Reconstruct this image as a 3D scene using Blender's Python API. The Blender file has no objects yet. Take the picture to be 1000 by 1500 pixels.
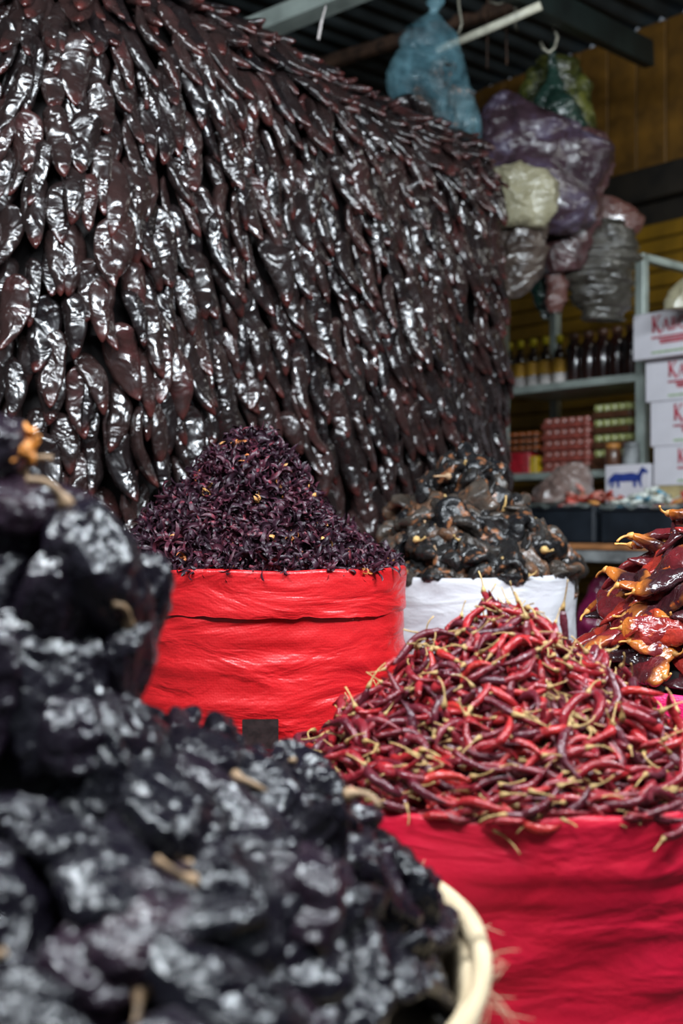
import bpy, bmesh, math, random
import numpy as np
from mathutils import Matrix, Vector

# ------------------------------------------------------------------ camera, world, lights, exposure
scn = bpy.context.scene
col = scn.collection
FPX, CX0, CY0, HOR = 1700.0, 500.0, 750.0, 770.0
CAMZ = 1.10
PITCH = math.atan((HOR - CY0) / FPX)
cam_data = bpy.data.cameras.new('camera')
cam_data.sensor_fit = 'HORIZONTAL'
cam_data.sensor_width = 24.0
cam_data.lens = FPX / 1000.0 * 24.0
cam_data.clip_start = 0.05
cam_data.dof.use_dof = True
cam_data.dof.focus_distance = 1.80
cam_data.dof.aperture_fstop = 3.3
cam = bpy.data.objects.new('camera', cam_data)
col.objects.link(cam)
cam.location = (0, 0, CAMZ)
cam.rotation_euler = (math.pi / 2 + PITCH, 0, 0)
scn.camera = cam

world = bpy.data.worlds.new('world')
scn.world = world
world.use_nodes = True
wb = world.node_tree.nodes['Background']
wb.inputs['Color'].default_value = (0.62, 0.74, 0.88, 1)
wb.inputs['Strength'].default_value = 0.26

scn.view_settings.view_transform = 'Standard'
scn.view_settings.look = 'None'
scn.view_settings.gamma = 1.0
scn.view_settings.use_curve_mapping = False
scn.view_settings.exposure = 0.0


def look_rot(frm, to):
    return (Vector(to) - Vector(frm)).to_track_quat('-Z', 'Y').to_euler()


def area(name, loc, to, sx, sy, power, color):
    l = bpy.data.lights.new(name, 'AREA')
    l.shape = 'RECTANGLE'
    l.size, l.size_y = sx, sy
    l.energy = power
    l.color = color
    o = bpy.data.objects.new(name, l)
    col.objects.link(o)
    o.location = loc
    o.rotation_euler = look_rot(loc, to)
    return o


# lamps of the market: fluorescent fixtures over the aisle (their housings are built further down)
LAMPS = [
    # name, location, aim, length, width, power, colour
    ('aisle_lamp_light', (-0.75, 0.75, 2.55), (-0.15, 1.7, 1.0), 1.2, 0.16, 68, (0.86, 0.94, 1.0)),
    ('aisle_lamp_light', (1.25, 1.15, 2.38), (-0.05, 2.7, 1.4), 1.2, 0.16, 90, (0.84, 0.93, 1.0)),
    ('aisle_lamp_light', (0.15, 0.2, 2.75), (0.2, 1.6, 0.9), 1.2, 0.16, 36, (0.86, 0.94, 1.0)),
    ('stall_lamp_light', (1.9, 3.6, 3.0), (1.2, 4.9, 1.3), 0.9, 0.16, 5, (0.95, 0.98, 0.92)),
]
for nm, loc, to, sx, sy, pw, c in LAMPS:
    area(nm, loc, to, sx, sy, pw, c)

rng = np.random.default_rng(7)
random.seed(7)
R = math.radians


def at(x, y, Y):
    """world point at depth Y seen at photo pixel x,y"""
    cx, cy = (x - CX0) / FPX, (CY0 - y) / FPX
    d = Vector((cx, math.cos(PITCH) - cy * math.sin(PITCH), math.sin(PITCH) + cy * math.cos(PITCH)))
    return Vector((0, 0, CAMZ)) + d * (Y / d.y)


def project(P):
    """P (n,3) -> px, py, depth"""
    q = P - np.array([0, 0, CAMZ])
    c, s = math.cos(PITCH), math.sin(PITCH)
    dep = q[:, 1] * c + q[:, 2] * s
    up = -q[:, 1] * s + q[:, 2] * c
    dd = np.maximum(dep, 1e-3)
    return CX0 + FPX * q[:, 0] / dd, CY0 - FPX * up / dd, dep


# ------------------------------------------------------------------ noise
def vnoise(P, seed=0):
    P = np.asarray(P, float) + seed * 17.31 + 100.0
    i = np.floor(P).astype(np.int64)
    f = P - i
    f = f * f * (3 - 2 * f)

    def h(ix, iy, iz):
        n = (ix * 374761393 + iy * 668265263 + iz * 2147483647 + seed * 97) & 0xFFFFFFFF
        n = ((n ^ (n >> 13)) * 1274126177) & 0xFFFFFFFF
        n = ((n ^ (n >> 16)) * 2246822519) & 0xFFFFFFFF
        return ((n >> 8) & 0xFFFF) / 65535.0

    out = 0
    for dx in (0, 1):
        for dy in (0, 1):
            for dz in (0, 1):
                w = (f[..., 0] if dx else 1 - f[..., 0]) * (f[..., 1] if dy else 1 - f[..., 1]) * (f[..., 2] if dz else 1 - f[..., 2])
                out = out + w * h(i[..., 0] + dx, i[..., 1] + dy, i[..., 2] + dz)
    return out * 2 - 1


def ridge(P, seed=0):
    return 1 - 2 * np.abs(vnoise(P, seed))


def sstep(a, b, x):
    t = np.clip((x - a) / (b - a), 0, 1)
    return t * t * (3 - 2 * t)


# ------------------------------------------------------------------ materials
def new_mat(name):
    m = bpy.data.materials.new(name)
    m.use_nodes = True
    nt = m.node_tree
    b = nt.nodes['Principled BSDF']
    return m, nt, b


def N(nt, typ, **kw):
    n = nt.nodes.new(typ)
    for k, v in kw.items():
        setattr(n, k, v)
    return n


def math_node(nt, op, a, b=None):
    n = N(nt, 'ShaderNodeMath', operation=op)
    for i, v in enumerate((a, b)):
        if v is None:
            continue
        if isinstance(v, (int, float)):
            n.inputs[i].default_value = v
        else:
            nt.links.new(v, n.inputs[i])
    return n.outputs[0]


def mixc(nt, fac, a, b, blend='MIX'):
    n = N(nt, 'ShaderNodeMix', data_type='RGBA', blend_type=blend)
    for sock, v in ((n.inputs[0], fac), (n.inputs[6], a), (n.inputs[7], b)):
        if isinstance(v, (int, float)):
            sock.default_value = v
        elif isinstance(v, (tuple, list)):
            sock.default_value = (*v[:3], 1)
        else:
            nt.links.new(v, sock)
    return n.outputs[2]


def ramp(nt, fac, stops):
    n = N(nt, 'ShaderNodeValToRGB')
    els = n.color_ramp.elements
    while len(els) < len(stops):
        els.new(0.5)
    for e, (p, c) in zip(els, stops):
        e.position = p
        e.color = (*c, 1) if len(c) == 3 else c
    nt.links.new(fac, n.inputs[0])
    return n.outputs[0]


def noise(nt, vec, scale, detail=3.0, rough=0.55, out=0, dist=0.0):
    n = N(nt, 'ShaderNodeTexNoise')
    n.inputs['Scale'].default_value = scale
    n.inputs['Detail'].default_value = detail
    n.inputs['Roughness'].default_value = rough
    n.inputs['Distortion'].default_value = dist
    if vec is not None:
        nt.links.new(vec, n.inputs['Vector'])
    return n.outputs[out]


def bump(nt, b, height, strength, dist):
    n = N(nt, 'ShaderNodeBump')
    n.inputs['Strength'].default_value = strength
    n.inputs['Distance'].default_value = dist
    nt.links.new(height, n.inputs['Height'])
    nt.links.new(n.outputs[0], b.inputs['Normal'])


def plain(name, color, rough=0.6, var=0.15, scale=12.0, bump_s=0.0, metallic=0.0, coat=0.0, bscale=60.0, bdist=0.002):
    m, nt, b = new_mat(name)
    tc = N(nt, 'ShaderNodeTexCoord')
    f = noise(nt, tc.outputs['Object'], scale, 4)
    c = tuple(color)
    lo = tuple(max(0, x * (1 - 2 * var)) for x in c)
    hi = tuple(min(1, x * (1 + var)) for x in c)
    nt.links.new(ramp(nt, f, [(0.3, lo), (0.7, hi)]), b.inputs['Base Color'])
    b.inputs['Roughness'].default_value = rough
    b.inputs['Metallic'].default_value = metallic
    b.inputs['Coat Weight'].default_value = coat
    if bump_s:
        bump(nt, b, noise(nt, tc.outputs['Object'], bscale, 4), bump_s, bdist)
    return m


def chile_mat(name, stops, tip=None, tip_range=(0.75, 1.0), stem_end=None, patch=None, patch_lo=0.62, rough=(0.16, 0.4),
              bscale=90, bstr=0.5, bdist=0.004, spec=0.5, coat=0.0, bscale2=None, dust=None):
    """skin of dried pods. attribute pc = coordinates of the pod itself, along = 0 stem .. 1 tip, rnd = per pod"""
    m, nt, b = new_mat(name)
    ap = N(nt, 'ShaderNodeAttribute', attribute_name='pc')
    aa = N(nt, 'ShaderNodeAttribute', attribute_name='along')
    ar = N(nt, 'ShaderNodeAttribute', attribute_name='rnd')
    oi = N(nt, 'ShaderNodeObjectInfo')
    rnd = math_node(nt, 'FRACT', math_node(nt, 'ADD', ar.outputs['Fac'], oi.outputs['Random']))
    off = N(nt, 'ShaderNodeVectorMath', operation='ADD')
    cmb = N(nt, 'ShaderNodeCombineXYZ')
    nt.links.new(math_node(nt, 'MULTIPLY', rnd, 3.7), cmb.inputs[0])
    nt.links.new(math_node(nt, 'MULTIPLY', rnd, 7.1), cmb.inputs[2])
    nt.links.new(ap.outputs['Vector'], off.inputs[0])
    nt.links.new(cmb.outputs[0], off.inputs[1])
    v = off.outputs[0]
    big = noise(nt, v, 22, 2)
    f = math_node(nt, 'ADD', math_node(nt, 'MULTIPLY', rnd, 0.72), math_node(nt, 'MULTIPLY', math_node(nt, 'SUBTRACT', big, 0.35), 0.55))
    c = ramp(nt, f, stops)
    if patch:
        n2 = noise(nt, v, 34, 3, 0.6)
        c = mixc(nt, ramp(nt, n2, [(patch_lo, (0, 0, 0)), (patch_lo + 0.09, (1, 1, 1))]), c, patch)
    if tip:
        k = N(nt, 'ShaderNodeMapRange')
        k.inputs[1].default_value, k.inputs[2].default_value = tip_range
        nt.links.new(math_node(nt, 'ADD', aa.outputs['Fac'], math_node(nt, 'MULTIPLY', math_node(nt, 'SUBTRACT', big, 0.5), 0.35)), k.inputs[0])
        c = mixc(nt, k.outputs[0], c, tip)
    if stem_end:
        k = N(nt, 'ShaderNodeMapRange')
        k.inputs[1].default_value, k.inputs[2].default_value = 0.16, 0.02
        nt.links.new(math_node(nt, 'ADD', aa.outputs['Fac'], math_node(nt, 'MULTIPLY', math_node(nt, 'SUBTRACT', big, 0.5), 0.5)), k.inputs[0])
        c = mixc(nt, k.outputs[0], c, stem_end)
    nt.links.new(c, b.inputs['Base Color'])
    rr = N(nt, 'ShaderNodeMapRange')
    rr.inputs[1].default_value, rr.inputs[2].default_value = 0.3, 0.72
    rr.inputs[3].default_value, rr.inputs[4].default_value = rough
    nt.links.new(noise(nt, v, 45, 3), rr.inputs[0])
    nt.links.new(rr.outputs[0], b.inputs['Roughness'])
    b.inputs['Specular IOR Level'].default_value = spec
    b.inputs['Coat Weight'].default_value = coat
    b.inputs['Coat Roughness'].default_value = 0.12
    h = noise(nt, v, bscale, 2.0, 0.5, dist=0.6)
    if bscale2:
        h = math_node(nt, 'ADD', h, math_node(nt, 'MULTIPLY', noise(nt, v, bscale2, 3), 0.4))
    bump(nt, b, h, bstr, bdist)
    return m


MAT = {}
MAT['wall_pod'] = chile_mat('dark_glossy_chile_skin', [(0.0, (0.006, 0.0045, 0.005)), (0.45, (0.014, 0.0085, 0.008)), (0.78, (0.026, 0.0125, 0.0115)), (1.0, (0.058, 0.014, 0.014))],
                            tip=(0.17, 0.024, 0.018), tip_range=(0.82, 1.55), rough=(0.12, 0.32), bscale=24, bstr=0.75, bdist=0.015, spec=0.65, coat=0.0)
MAT['wall_core'] = plain('dark_chile_core', (0.006, 0.003, 0.003), 0.8)
MAT['red_pod'] = chile_mat('red_chile_skin', [(0.0, (0.045, 0.010, 0.018)), (0.25, (0.10, 0.008, 0.016)), (0.5, (0.19, 0.009, 0.016)), (0.78, (0.34, 0.014, 0.017)), (0.92, (0.42, 0.03, 0.018)), (1.0, (0.6, 0.13, 0.02))],
                           rough=(0.20, 0.42), bscale=170, bstr=0.6, bdist=0.003, spec=0.5)
MAT['red_core'] = plain('dark_red_core', (0.10, 0.012, 0.014), 0.8)
MAT['stem'] = plain('dry_tan_stem', (0.47, 0.30, 0.11), 0.6, 0.3, 60, 0.3, bscale=300, bdist=0.001)
MAT['stem_dark'] = plain('dry_brown_stem', (0.30, 0.185, 0.10), 0.6, 0.35, 60, 0.3, bscale=300, bdist=0.001)
MAT['hibiscus'] = chile_mat('dried_hibiscus', [(0.0, (0.014, 0.006, 0.011)), (0.5, (0.032, 0.010, 0.019)), (0.8, (0.065, 0.013, 0.024)), (1.0, (0.20, 0.03, 0.04))],
                            patch=(0.22, 0.03, 0.045), patch_lo=0.62, rough=(0.32, 0.55), bscale=260, bstr=0.3, bdist=0.002, spec=0.35)
MAT['hibiscus_pale'] = chile_mat('pale_dried_hibiscus', [(0.0, (0.30, 0.06, 0.03)), (0.5, (0.50, 0.20, 0.05)), (1.0, (0.62, 0.36, 0.14))],
                                 rough=(0.4, 0.6), bscale=260, bstr=0.3, bdist=0.002, spec=0.3)
MAT['hib_core'] = plain('hibiscus_core', (0.012, 0.004, 0.008), 0.9)
MAT['black_pod'] = chile_mat('black_crumpled_chile_skin', [(0.0, (0.006, 0.006, 0.007)), (0.50, (0.017, 0.015, 0.014)), (0.74, (0.045, 0.035, 0.028)), (0.88, (0.12, 0.055, 0.028)), (1.0, (0.22, 0.11, 0.05))],
                             patch=(0.22, 0.085, 0.035), patch_lo=0.58, rough=(0.2, 0.45), bscale=48, bstr=0.8, bdist=0.009, spec=0.35, coat=0.0)
MAT['black_core'] = plain('black_chile_core', (0.006, 0.005, 0.005), 0.8)
MAT['ancho'] = chile_mat('wrinkled_black_chile_skin', [(0.0, (0.003, 0.003, 0.005)), (0.5, (0.007, 0.005, 0.009)), (0.82, (0.016, 0.008, 0.014)), (1.0, (0.04, 0.014, 0.016))],
                         rough=(0.15, 0.33), bscale=105, bstr=0.6, bdist=0.006, spec=0.45, coat=0.0)
MAT['guajillo'] = chile_mat('orange_red_chile_skin', [(0.0, (0.014, 0.006, 0.008)), (0.35, (0.040, 0.008, 0.011)), (0.62, (0.15, 0.012, 0.015)), (0.85, (0.36, 0.03, 0.015)), (1.0, (0.5, 0.09, 0.012))],
                            patch=(0.50, 0.10, 0.012), patch_lo=0.66, stem_end=(0.45, 0.13, 0.02), rough=(0.12, 0.34), bscale=75, bstr=0.6, bdist=0.006, spec=0.65, coat=0.2)
MAT['calyx_bright'] = plain('bright_orange_calyx', (0.72, 0.25, 0.03), 0.5, 0.25, 60, 0.4, bscale=200)
MAT['calyx_orange'] = plain('orange_tan_calyx', (0.60, 0.27, 0.06), 0.55, 0.3, 60, 0.4, bscale=200)


def woven(name, color, dark, rough, weave=330.0, wb_=0.35, fold=0.4, sheen=0.0, trans=0.0, spec=0.5, cf=0.35):
    m, nt, b = new_mat(name)
    uv = N(nt, 'ShaderNodeUVMap')
    uv.uv_map = 'UVMap'
    tc = N(nt, 'ShaderNodeTexCoord')
    vo = N(nt, 'ShaderNodeTexVoronoi')
    vo.inputs['Scale'].default_value = weave * .42
    vo.inputs['Randomness'].default_value = .55
    nt.links.new(uv.outputs[0], vo.inputs['Vector'])
    h = math_node(nt, 'MULTIPLY', vo.outputs['Distance'], 2.0)
    mp = N(nt, 'ShaderNodeMapping')
    mp.inputs['Scale'].default_value = (1.0, 3.2, 1.0)
    nt.links.new(uv.outputs[0], mp.inputs[0])
    nf = noise(nt, mp.outputs[0], 7, 3, 0.5, dist=0.8)
    hh = math_node(nt, 'ADD', math_node(nt, 'MULTIPLY', h, wb_ * 0.12), math_node(nt, 'MULTIPLY', nf, fold))
    c = mixc(nt, ramp(nt, nf, [(0.35, (0, 0, 0)), (0.7, (1, 1, 1))]), dark, color)
    c = mixc(nt, math_node(nt, 'MULTIPLY', h, cf * 0.35), c, tuple(min(1, x * 1.25 + 0.01) for x in color))
    nt.links.new(c, b.inputs['Base Color'])
    rr = N(nt, 'ShaderNodeMapRange')
    rr.inputs[3].default_value, rr.inputs[4].default_value = rough
    nt.links.new(noise(nt, mp.outputs[0], 25, 4), rr.inputs[0])
    nt.links.new(rr.outputs[0], b.inputs['Roughness'])
    b.inputs['Specular IOR Level'].default_value = spec
    b.inputs['Sheen Weight'].default_value = sheen
    bump(nt, b, hh, 0.7, 0.012)
    return m


MAT['red_sack'] = woven('red_woven_plastic', (0.53, 0.012, 0.016), (0.44, 0.007, 0.010), (0.22, 0.48), 560, 0.16, 1.1, spec=0.5, cf=.12)
MAT['crimson_sack'] = woven('crimson_woven_plastic', (0.54, 0.005, 0.032), (0.44, 0.003, 0.020), (0.38, 0.6), 700, 0.14, 0.8, spec=0.35, cf=.1)
MAT['pink_sack'] = woven('hot_pink_woven_plastic', (0.80, 0.012, 0.15), (0.66, 0.006, 0.10), (0.4, 0.6), 650, 0.4, 0.4)
MAT['white_sack'] = woven('white_woven_cloth', (0.52, 0.51, 0.53), (0.45, 0.43, 0.46), (0.5, 0.7), 600, 0.25, 0.9, cf=.1)
MAT['burlap'] = woven('cream_burlap', (0.62, 0.50, 0.34), (0.46, 0.35, 0.22), (0.8, 0.95), 600, 0.9, 0.4, spec=0.1)
MAT['patch'] = plain('dark_printed_patch', (0.02, 0.012, 0.012), 0.45, 0.3, 90)


# ------------------------------------------------------------------ mesh helpers
def mesh_from(name, V, F, mats, mi=None, smooth=True, attrs=None, uv=None):
    me = bpy.data.meshes.new(name)
    V = np.asarray(V, np.float32)
    if isinstance(F, np.ndarray):
        F = [F]
    tot, starts, loops = 0, [], []
    for f in F:
        n, k = f.shape
        starts.append(tot + np.arange(n) * k)
        loops.append(f.reshape(-1))
        tot += n * k
    starts, loops = np.concatenate(starts), np.concatenate(loops)
    me.vertices.add(len(V))
    me.vertices.foreach_set('co', V.reshape(-1))
    me.loops.add(len(loops))
    me.loops.foreach_set('vertex_index', loops.astype(np.int32))
    me.polygons.add(len(starts))
    me.polygons.foreach_set('loop_start', starts.astype(np.int32))
    for m in mats:
        me.materials.append(m)
    if mi is not None:
        me.polygons.foreach_set('material_index', np.asarray(mi, np.int32))
    me.polygons.foreach_set('use_smooth', np.full(len(starts), smooth, bool))
    if attrs:
        for k, a in attrs.items():
            a = np.asarray(a, np.float32)
            if a.ndim == 2:
                at_ = me.attributes.new(k, 'FLOAT_VECTOR', 'POINT')
                at_.data.foreach_set('vector', a.reshape(-1))
            else:
                at_ = me.attributes.new(k, 'FLOAT', 'POINT')
                at_.data.foreach_set('value', a)
    if uv is not None:
        l = me.uv_layers.new(name='UVMap')
        l.data.foreach_set('uv', np.asarray(uv, np.float32)[loops].reshape(-1))
    me.update(calc_edges=True)
    me.validate()
    return me


def link(name, me, parent=None, loc=(0, 0, 0), rotz=0.0):
    o = bpy.data.objects.new(name, me)
    col.objects.link(o)
    o.location = loc
    o.rotation_euler = (0, 0, rotz)
    if parent is not None:
        o.parent = parent
    return o


def tag(o, label=None, cat=None, group=None, kind=None):
    for k, v in (('label', label), ('category', cat), ('group', group), ('kind', kind)):
        if v:
            o[k] = v
    return o


def empty(name, loc=(0, 0, 0), rotz=0.0, label=None, cat=None, group=None):
    o = link(name, None, None, loc, rotz)
    o.empty_display_size = 0.05
    return tag(o, label, cat, group)


def grid_faces(nr, ns, closed=True, off=0):
    i = np.arange(nr - 1)[:, None]
    j = np.arange(ns if closed else ns - 1)[None, :]
    j2 = (j + 1) % ns
    a = i * ns + j
    b = i * ns + j2
    c = (i + 1) * ns + j2
    d = (i + 1) * ns + j
    return np.stack([a, d, c, b], -1).reshape(-1, 4) + off


def tube_rows(rows, cap=True):
    """rows (nr,ns,3) -> V, [quads, tris]"""
    nr, ns, _ = rows.shape
    V = rows.reshape(-1, 3)
    F = [grid_faces(nr, ns)]
    if cap:
        n0 = len(V)
        V = np.vstack([V, rows[0].mean(0), rows[-1].mean(0)])
        j = np.arange(ns)
        j2 = (j + 1) % ns
        t0 = np.stack([np.full(ns, n0), j, j2], -1)
        t1 = np.stack([np.full(ns, n0 + 1), (nr - 1) * ns + j2, (nr - 1) * ns + j], -1)
        F.append(np.vstack([t0, t1]))
    return V, F


def path_tube(pts, rad, ns=6):
    pts = np.asarray(pts, float)
    n = len(pts)
    rad = np.broadcast_to(np.asarray(rad, float), (n,))
    tan = np.gradient(pts, axis=0)
    tan /= np.linalg.norm(tan, axis=1)[:, None] + 1e-12
    ref = np.array([0.31, 0.92, 0.23])
    a = np.cross(tan, ref)
    a /= np.linalg.norm(a, axis=1)[:, None] + 1e-9
    b = np.cross(tan, a)
    th = np.linspace(0, 2 * np.pi, ns, endpoint=False)
    rows = pts[:, None, :] + rad[:, None, None] * (np.cos(th)[None, :, None] * a[:, None, :] - np.sin(th)[None, :, None] * b[:, None, :])
    return tube_rows(rows)


def join(parts):
    """parts: list of (V, [faces]) -> V, [faces grouped by size]"""
    Vs, Fs, n = [], {}, 0
    for V, F in parts:
        Vs.append(V)
        for f in (F if isinstance(F, list) else [F]):
            Fs.setdefault(f.shape[1], []).append(f + n)
        n += len(V)
    return np.vstack(Vs), [np.vstack(Fs[k]) for k in sorted(Fs, reverse=True)]


def box_vf(sx, sy, sz, c=(0, 0, 0), bev=0.0):
    bm = bmesh.new()
    bmesh.ops.create_cube(bm, size=1.0)
    bmesh.ops.scale(bm, vec=(sx, sy, sz), verts=bm.verts)
    if bev:
        bmesh.ops.bevel(bm, geom=list(bm.edges), offset=bev, segments=1, affect='EDGES')
    bmesh.ops.translate(bm, vec=c, verts=bm.verts)
    bm.verts.index_update()
    V = np.array([v.co[:] for v in bm.verts])
    by = {}
    for f in bm.faces:
        by.setdefault(len(f.verts), []).append([v.index for v in f.verts])
    bm.free()
    return V, [np.array(by[k]) for k in sorted(by, reverse=True)]


def box(name, size, c, mat, parent=None, loc=(0, 0, 0), rotz=0.0, bev=0.003):
    V, F = box_vf(*size, c=c, bev=bev)
    return link(name, mesh_from(name, V, F, [MAT[mat] if isinstance(mat, str) else mat], smooth=False), parent, loc, rotz)


def lathe_vf(prof, ns=20):
    th = np.linspace(0, 2 * np.pi, ns, endpoint=False)
    rows = np.array([[[r * math.cos(a), r * math.sin(a), z] for a in th] for r, z in prof])
    return tube_rows(rows[:, ::-1])


def vf_obj(name, vf, mat, parent=None, loc=(0, 0, 0), rotz=0.0, smooth=True):
    return link(name, mesh_from(name, vf[0], vf[1], [MAT[mat] if isinstance(mat, str) else mat], smooth=smooth), parent, loc, rotz)


# ------------------------------------------------------------------ pod prototypes
class Proto:
    """a pod kind: body part + other parts. parts: list of (part_name, V, F, mat, along)"""

    def __init__(self, parts):
        self.parts = []
        for nm, V, F, mat, along in parts:
            F = F if isinstance(F, list) else [F]
            self.parts.append((nm, np.asarray(V, float), F, mat, np.asarray(along, float) if along is not None else np.zeros(len(V))))
        self.V = np.vstack([p[1] for p in self.parts])
        self.meshes = None

    def get_meshes(self, base):
        if self.meshes is None:
            self.meshes = [mesh_from(nm if i else base, V, F, [MAT[mat]], attrs={'pc': V, 'along': al, 'rnd': np.zeros(len(V))})
                           for i, (nm, V, F, mat, al) in enumerate(self.parts)]
        return self.meshes


def prof_interp(t, pts):
    xs, ys = zip(*pts)
    # smooth interpolation
    out = np.interp(t, xs, ys)
    return out


def pod_body(seed, L, W, T, nr, ns, wprof, amp, freq, amp2=0.0, freq2=0.0, bend=(0, 0), twist=0.0, sharp=1.3, fold=0.0, long_=1.0, xn=1.1, wobble=.04):
    r = np.random.default_rng(seed)
    t = np.linspace(0, 1, nr)
    th = np.linspace(0, 2 * np.pi, ns, endpoint=False)
    w = prof_interp(t, wprof)
    w = np.convolve(np.pad(w, 1, 'edge'), [0.2, 0.6, 0.2], 'valid')
    w[0], w[-1] = wprof[0][1], wprof[-1][1]
    ct, st = np.cos(th), np.sin(th)
    X = (W / 2) * w[:, None] * ct[None, :]
    Y = (T / 2) * (w[:, None] ** 0.6) * (np.sign(st) * np.abs(st) ** sharp)[None, :]
    Z = -L * t[:, None] * np.ones(ns)[None, :]
    P = np.stack([X, Y, Z], -1)
    Q = P * np.array([1, 1.0, long_])
    env = np.minimum(1, w * 1.4)[:, None]
    side = np.sign(st)[None, :] * (np.abs(st) ** 0.5)[None, :]
    d = ridge(Q * freq + seed * 3.3, seed % 50) * amp
    if amp2:
        d = d + ridge(Q * freq2 + seed * 5.1, seed % 47 + 3) * amp2
    Y = Y + d * side * env
    X = X + vnoise(Q * freq * 0.6 + 9.2, seed % 31) * amp * xn * env + d * 0.5 * ct[None, :] * env
    if fold:
        Y = Y + fold * vnoise(np.stack([X * 14, Z * 14, 0 * X + seed], -1), 5) * env
    tt = t[:, None]
    wob = r.uniform(-1, 1)
    X2 = X + bend[0] * L * (tt - 0.5) ** 2 * 2 + wob * wobble * L * np.sin(tt * 5 + seed)
    Y2 = Y + bend[1] * L * (tt - 0.5) ** 2 * 2
    a = twist * (tt - 0.5)
    X3 = X2 * np.cos(a) - Y2 * np.sin(a)
    Y3 = X2 * np.sin(a) + Y2 * np.cos(a)
    rows = np.stack([X3, Y3, Z], -1)
    V, F = tube_rows(rows)
    al = np.concatenate([np.repeat(t, ns), [0, 1]])
    return V, F, al


def stem_vf(seed, r0, length, curl, calyx=0.0, ns=6):
    """stem rising +Z from the origin, with a calyx cap at its foot"""
    r = np.random.default_rng(seed + 900)
    n = 8
    t = np.linspace(0, 1, n)
    ang = curl * t ** 1.3
    az = r.uniform(0, 6.28)
    dz, dx = np.cos(ang), np.sin(ang)
    step = length / (n - 1)
    z = np.concatenate([[0], np.cumsum(dz[:-1] * step)])
    h = np.concatenate([[0], np.cumsum(dx[:-1] * step)])
    pts = np.stack([h * math.cos(az), h * math.sin(az), z], -1)
    rad = r0 * (1 - 0.25 * t)
    rad[-1] *= 1.25
    if calyx:
        rad[0] = calyx
        rad[1] = calyx * 0.62 + r0 * 0.3
        pts[0, 2] -= calyx * 0.3
    return path_tube(pts, rad, ns)


GW = [(0, .25), (.04, .62), (.12, .88), (.28, 1.0), (.5, .93), (.7, .74), (.86, .5), (.95, .28), (1, .06)]
AW = [(0, .30), (.05, .72), (.14, .98), (.3, 1.08), (.5, .96), (.7, .74), (.85, .5), (.95, .28), (1, .08)]
CW = [(0, .35), (.06, .72), (.2, 1.0), (.5, 1.05), (.75, .85), (.92, .5), (1, .12)]
RW = [(0, .55), (.05, .85), (.2, 1.0), (.5, .95), (.75, .72), (.9, .45), (1, .08)]

r0 = np.random.default_rng(3)
protos_wall = []
for k in range(12):
    L = r0.uniform(.135, .18)
    W = r0.uniform(.050, .072)
    V, F, al = pod_body(10 + k, L, W, r0.uniform(.018, .028), 26, 18, GW, .0056, 24, .0008, 75,
                        bend=(r0.uniform(-.14, .14), r0.uniform(-.15, .3)), twist=r0.uniform(-.6, .6), sharp=1.25, long_=0.75, xn=.45, wobble=.012)
    protos_wall.append(Proto([('body', V, F, 'wall_pod', al)]))

protos_red = []
for k in range(12):
    L = r0.uniform(.045, .075)
    W = r0.uniform(.0070, .0112)
    V, F, al = pod_body(40 + k, L, W, W * .9, 14, 9, RW, .0012, 150, bend=(r0.uniform(-.75, .75), r0.uniform(-.3, .3)), twist=r0.uniform(-1, 1), sharp=1.0, wobble=.03)
    off = np.array([V[:8, 0].mean(), V[:8, 1].mean(), 0])
    V = V - off
    sv, sf = stem_vf(k, .0010, r0.uniform(.018, .036), r0.uniform(-1.6, 1.6), .0034, 6)
    sh = np.array([0, 0, L * .5])
    parts = [('body', V + sh, F, 'red_pod', al)]
    if k % 6 != 5:
        parts.append(('stem', sv + sh, sf, 'stem', None))
    protos_red.append(Proto(parts))

protos_black = []
for k in range(9):
    L = r0.uniform(.058, .09)
    W = r0.uniform(.046, .064)
    V, F, al = pod_body(70 + k, L, W, r0.uniform(.014, .026), 30, 24, CW, .0085, 34, .0040, 62,
                        bend=(r0.uniform(-.4, .4), r0.uniform(-.5, .5)), twist=r0.uniform(-1, 1), fold=.042)
    sh = np.array([0, 0, L * .5])
    parts = [('body', V + sh, F, 'black_pod', al)]
    if k % 3 == 1:
        c = V[:24].mean(0)
        sv, sf = stem_vf(30 + k, .0026, r0.uniform(.02, .035), r0.choice([-1, 1]) * r0.uniform(.8, 2.2), .009, 7)
        parts.append(('stem', sv + sh + c, sf, 'stem_dark' if k % 2 else 'stem', None))
    protos_black.append(Proto(parts))

protos_ancho = []
for k in range(8):
    L = r0.uniform(.085, .125)
    W = r0.uniform(.060, .080)
    V, F, al = pod_body(100 + k, L, W, r0.uniform(.024, .034), 80, 64, AW, .0040, 70, .0020, 165,
                        bend=(r0.uniform(-.3, .3), r0.uniform(-.3, .3)), twist=r0.uniform(-.5, .5), fold=.014, long_=.42)
    sh = np.array([0, 0, L * .5])
    parts = [('body', V + sh, F, 'ancho', al)]
    if k % 4 == 1:
        c = V[:64].mean(0)
        sv, sf = stem_vf(60 + k, .0030, r0.uniform(.025, .045), r0.choice([-1, 1]) * r0.uniform(.6, 1.6), .0065, 8)
        parts.append(('stem', sv + sh + c, sf, 'stem_dark', None))
    protos_ancho.append(Proto(parts))

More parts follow.
